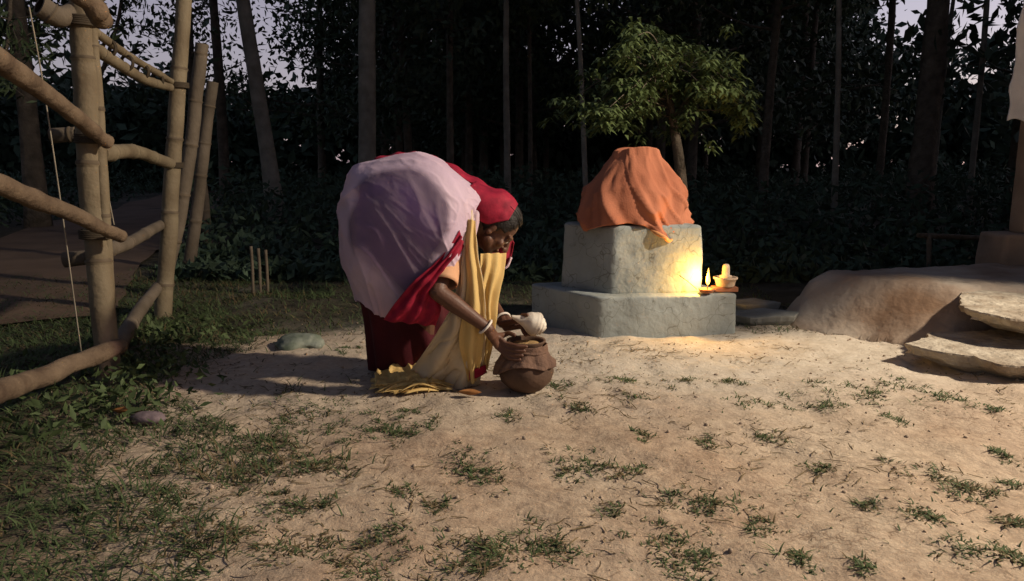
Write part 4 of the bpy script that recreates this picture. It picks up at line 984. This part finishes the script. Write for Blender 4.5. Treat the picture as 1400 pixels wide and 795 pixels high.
nq = n3(uu * 3.2, vv_ * 4.2, uu * 0 + 2, 1, 1) * .55 + n3(uu * 8, vv_ * 8, uu * 0 + 6, 1, 2) * .22
lay = sstep(.0, .17, .34 - np.hypot((uu - .50) / .92, (vv_ - .74) / .74) + nq * .36)
ad = dr.data.attributes.new('single_layer', 'FLOAT', 'POINT'); ad.data.foreach_set('value', (.16 + .62 * lay).astype(np.float32))
und = [[p + Vector((.006, .016, 0)) for p in r[1:8]] for r in (rowN1, rowN2, rowM, rowM2, rowE)]
patch('petticoat', und, 50, 50, M['plum'], woman, .003, lambda u, v, P: .006 * n3(P[:, 0], P[:, 1], P[:, 2], 6, 2) + .014)
# red border that follows the lower edge of the drape, and the one along the back
def lerp3(a, b, t_): return a + (b - a) * t_
UB = [(629, 316), (612, 342), (588, 366), (562, 390), (538, 418), (524, 438)]; LB = [(632, 336), (620, 362), (607, 384), (601, 402), (603, 424), (596, 446)]
YB_ = [2.965, 2.935, 2.918, 2.915, 2.92, 2.94]
ripple = lambda u, v, P: .007 * np.sin(v * 20 + u * 5 + 2 * n3(P[:, 0], P[:, 1], P[:, 2], 5, 2)) + .010 * n3(P[:, 0], P[:, 1], P[:, 2], 14, 2)
patch('saree_border', [[at(a[0] + (b[0] - a[0]) * k, a[1] + (b[1] - a[1]) * k, y_ - .022 * math.sin(math.pi * k) + .03 * k) for a, b, y_ in zip(UB, LB, YB_)] for k in (0, .33, .66, 1)], 80, 40, M['red'], dr, .003, ripple)
tp = [(512, 216), (545, 209), (575, 209), (610, 221), (650, 243), (688, 264)]
tk = [1, 3, 6, 8, 7, 5]
patch('saree_border', [[at(x, y + k + 2, YW - .01) for (x, y), k in zip(tp, tk)], [at(x, y + 1, YW + .06) for (x, y), k in zip(tp, tk)], [at(x, y + 3, YW + .14) for x, y in tp], [at(x, y + 22, YW + .24) for x, y in tp]], 60, 18, M['red'], dr, .003, lambda u, v, P: .004 * np.sin(u * 40))
# red veil over the back of the head, and its fall on the far side
def vr(f0, s0, c0): return hd(f0, s0, c0)
vrows = []
for kf in (-.20, -.135, -.10, -.055, -.016):   # from the nape/back towards the brow, in head coordinates
    row = []
    for a in np.linspace({-.20: -122, -.135: -120, -.10: -112, -.055: -88, -.016: -66}[kf], 118, 11):
        s_, c_ = math.sin(rad(a)), math.cos(rad(a))
        wid = {-.20: .085, -.135: .095, -.10: .096, -.055: .093, -.016: .091}[kf]; hgt = {-.20: .05, -.135: .088, -.10: .104, -.055: .116, -.016: .118}[kf]
        row.append(hd(kf - .004 + .045 * (1 - c_) * (kf > -.12), wid * s_, .012 + hgt * c_ - (0 if kf > -.12 else .02)))
    vrows.append(row)
patch('veil', vrows, 60, 40, M['red'], woman, .003, lambda u, v, P: .006 * n3(P[:, 0], P[:, 1], P[:, 2], 16, 2))
fr = [[at(676, 300, 3.33), at(694, 318, 3.34), at(703, 332, 3.34)], [at(672, 325, 3.34), at(690, 340, 3.34), at(700, 348, 3.34)], [at(672, 350, 3.33), at(684, 362, 3.33), at(697, 360, 3.33)]]
patch('veil', fr, 20, 20, M['red'], woman, .003, lambda u, v, P: .006 * np.sin(u * 9))
wb = [at(672, 352, 3.325), at(684, 366, 3.325), at(693, 365, 3.325), at(699, 352, 3.335)]
V, f = tube(smoothpath(wb, 16), .006, 7, .2); mk('veil_edge', V, f, M['saree'], woman)
# dark shade side: neck cloth between veil and drape
nk = [[at(640, 258, YW), at(652, 262, YW - .01), at(666, 268, YW)], [at(632, 285, 3.10), at(645, 290, 3.09), at(658, 296, 3.11)], [at(634, 320, 3.09), at(644, 324, 3.09), at(650, 330, 3.12)]]
patch('neck_cloth', nk, 24, 24, M['saree'], woman, .003, lambda u, v, P: .005 * np.sin(u * 14))
# skirt: rings from the waist to the ground
sk = []
nr, ns = 34, 130
th, hh = np.meshgrid(np.linspace(0, 2 * np.pi, ns, endpoint=False), np.linspace(0, 1, nr))
lft = np.interp(hh, [0, .3, .6, 1], [492, 486, 494, 500]); rgt = np.interp(hh, [0, .3, .6, 1], [600, 602, 612, 640]); py_ = 335 + (519 - 335) * hh
cx_, rx_ = (lft + rgt) / 2, (rgt - lft) / 2
scl = YW / F
wave = 1 + (.05 * np.sin(th * 11 + 2 * hh) + .05 * n3(np.cos(th), np.sin(th), hh * .4, 2.5, 3).reshape(th.shape)) * (.25 + hh)
CX = (cx_ - 700) * scl * (1.01 + .04 * hh); RX = rx_ * scl * (1.01 + .04 * hh); RY = np.interp(hh, [0, .5, 1], [.19, .165, .145])
zt = np.array([at(540, 335 + 0.0, YW).z, .012]); Z = zt[0] + (zt[1] - zt[0]) * hh
CY = np.interp(hh, [0, .5, 1], [YW, YW + .12, YW + .17])
SV = np.stack([CX + RX * wave * np.cos(th), CY + RY * wave * np.sin(th), Z], -1).reshape(-1, 3)
solid(mk('skirt', SV, gridfaces(nr, ns, True), M['skirt'], woman), .004)
# second fold of the skirt: front panel between the border and the shawl
# --- yellow shawl: near length from the neck to the ground
L1 = [(634, 268, 3.085), (630, 300, 3.04), (629, 345, 3.01), (622, 400, 2.985), (606, 440, 2.975), (578, 485, 3.06), (546, 526, 3.18)]
R1 = [(648, 272, 3.10), (650, 310, 3.04), (655, 355, 3.01), (662, 402, 3.01), (666, 445, 3.0), (662, 490, 3.05), (655, 535, 3.11)]
def between(L_, R_, cols_, bulge):
    rows = []
    for i, (a, b) in enumerate(zip(L_, R_)):
        rows.append([at(a[0] + (b[0] - a[0]) * k, a[1] + (b[1] - a[1]) * k, a[2] + (b[2] - a[2]) * k - bulge * math.sin(math.pi * k) * (.4 + .1 * i)) for k in np.linspace(0, 1, cols_)])
    return rows
pl = lambda k, a: (lambda u, v, P: a * np.sin(u * k + 2.5 * n3(P[:, 0], P[:, 1], P[:, 2], 5, 2)) * (.5 + v * .8) + .008 * n3(P[:, 0], P[:, 1], P[:, 2], 10, 2))
patch('shawl', between(L1, R1, 5, .03), 90, 150, M['shawl2'], woman, .003, lambda u, v, P: pl(15, .013)(u, v, P) + .016 * v * (1 - np.abs(np.clip(2.5 * n3(u * 5 + v * 3, v * 6, u * 0, 1, 2), -1, 1))) ** 3)
# middle fold, brighter yellow, hanging in front
L3 = [(640, 300, 3.01), (636, 340, 2.985), (638, 390, 2.965), (632, 430, 2.955), (628, 470, 2.98), (640, 522, 3.06)]
R3 = [(650, 302, 3.02), (652, 345, 2.985), (660, 392, 2.975), (662, 435, 2.97), (660, 475, 3.0), (652, 523, 3.07)]
patch('shawl', between(L3, R3, 4, .012), 44, 110, M['shawl'], woman, .003, pl(9, .010))
# far length, from under the chin
L2 = [(657, 347, 3.10), (656, 374, 3.08), (652, 410, 3.06), (655, 450, 3.04), (656, 500, 3.10)]
R2 = [(692, 346, 3.20), (688, 374, 3.14), (680, 405, 3.10), (674, 450, 3.06), (664, 505, 3.11)]
patch('shawl', between(L2, R2, 5, .03), 60, 110, M['shawl'], woman, .003, pl(17, .012))
en = []
for py_r, hgt in ((519, .05), (525, .035), (531, .03), (537, .012)):
    en.append([gnd(px, py_r + .03 * (px - 560) * 0) + Vector((0, 0, hgt * math.sin(math.pi * (k + .6) / 6.2) + .012)) for k, px in enumerate((514, 532, 550, 568, 588, 606))])
patch('shawl_end', en, 90, 50, M['shawl'], woman, .003, lambda u, v, P: -.022 * (1 - np.abs(np.clip(2.2 * n3(u * 7, v * 2.5 + u, u * 0 + 3, 1, 2), -1, 1))) ** 2)
# its hem with a red stripe and the fringe on the ground
patch('shawl_border', [[at(641, 507, 3.03), at(652, 504, 3.035), at(664, 499, 3.06)], [at(642, 520, 3.05), at(654, 516, 3.05), at(665, 510, 3.07)]], 16, 8, M['red'], woman, .003)
rsF = np.random.RandomState(9); fm = MB()
for i in range(90):
    a_ = gnd(rsF.uniform(548, 625), rsF.uniform(526, 538)); e_ = gnd(rsF.uniform(506, 590), rsF.uniform(524, 543)); m_ = (a_ + e_) / 2 + Vector((0, 0, rsF.uniform(.012, .05)))
    P = smoothpath([a_ + Vector((0, 0, .012)), m_, e_ + Vector((0, 0, .016))], 9); wd = rsF.uniform(.005, .014)
    sdv = np.array([0, wd, wd * rsF.uniform(-.5, .8)]); fm.add(np.concatenate([P + sdv, P - sdv]), [[k, k + 1, k + 10, k + 9] for k in range(8)])
o = fm.build('shawl_fringe', M['shawl'], woman); solid(o, .002)
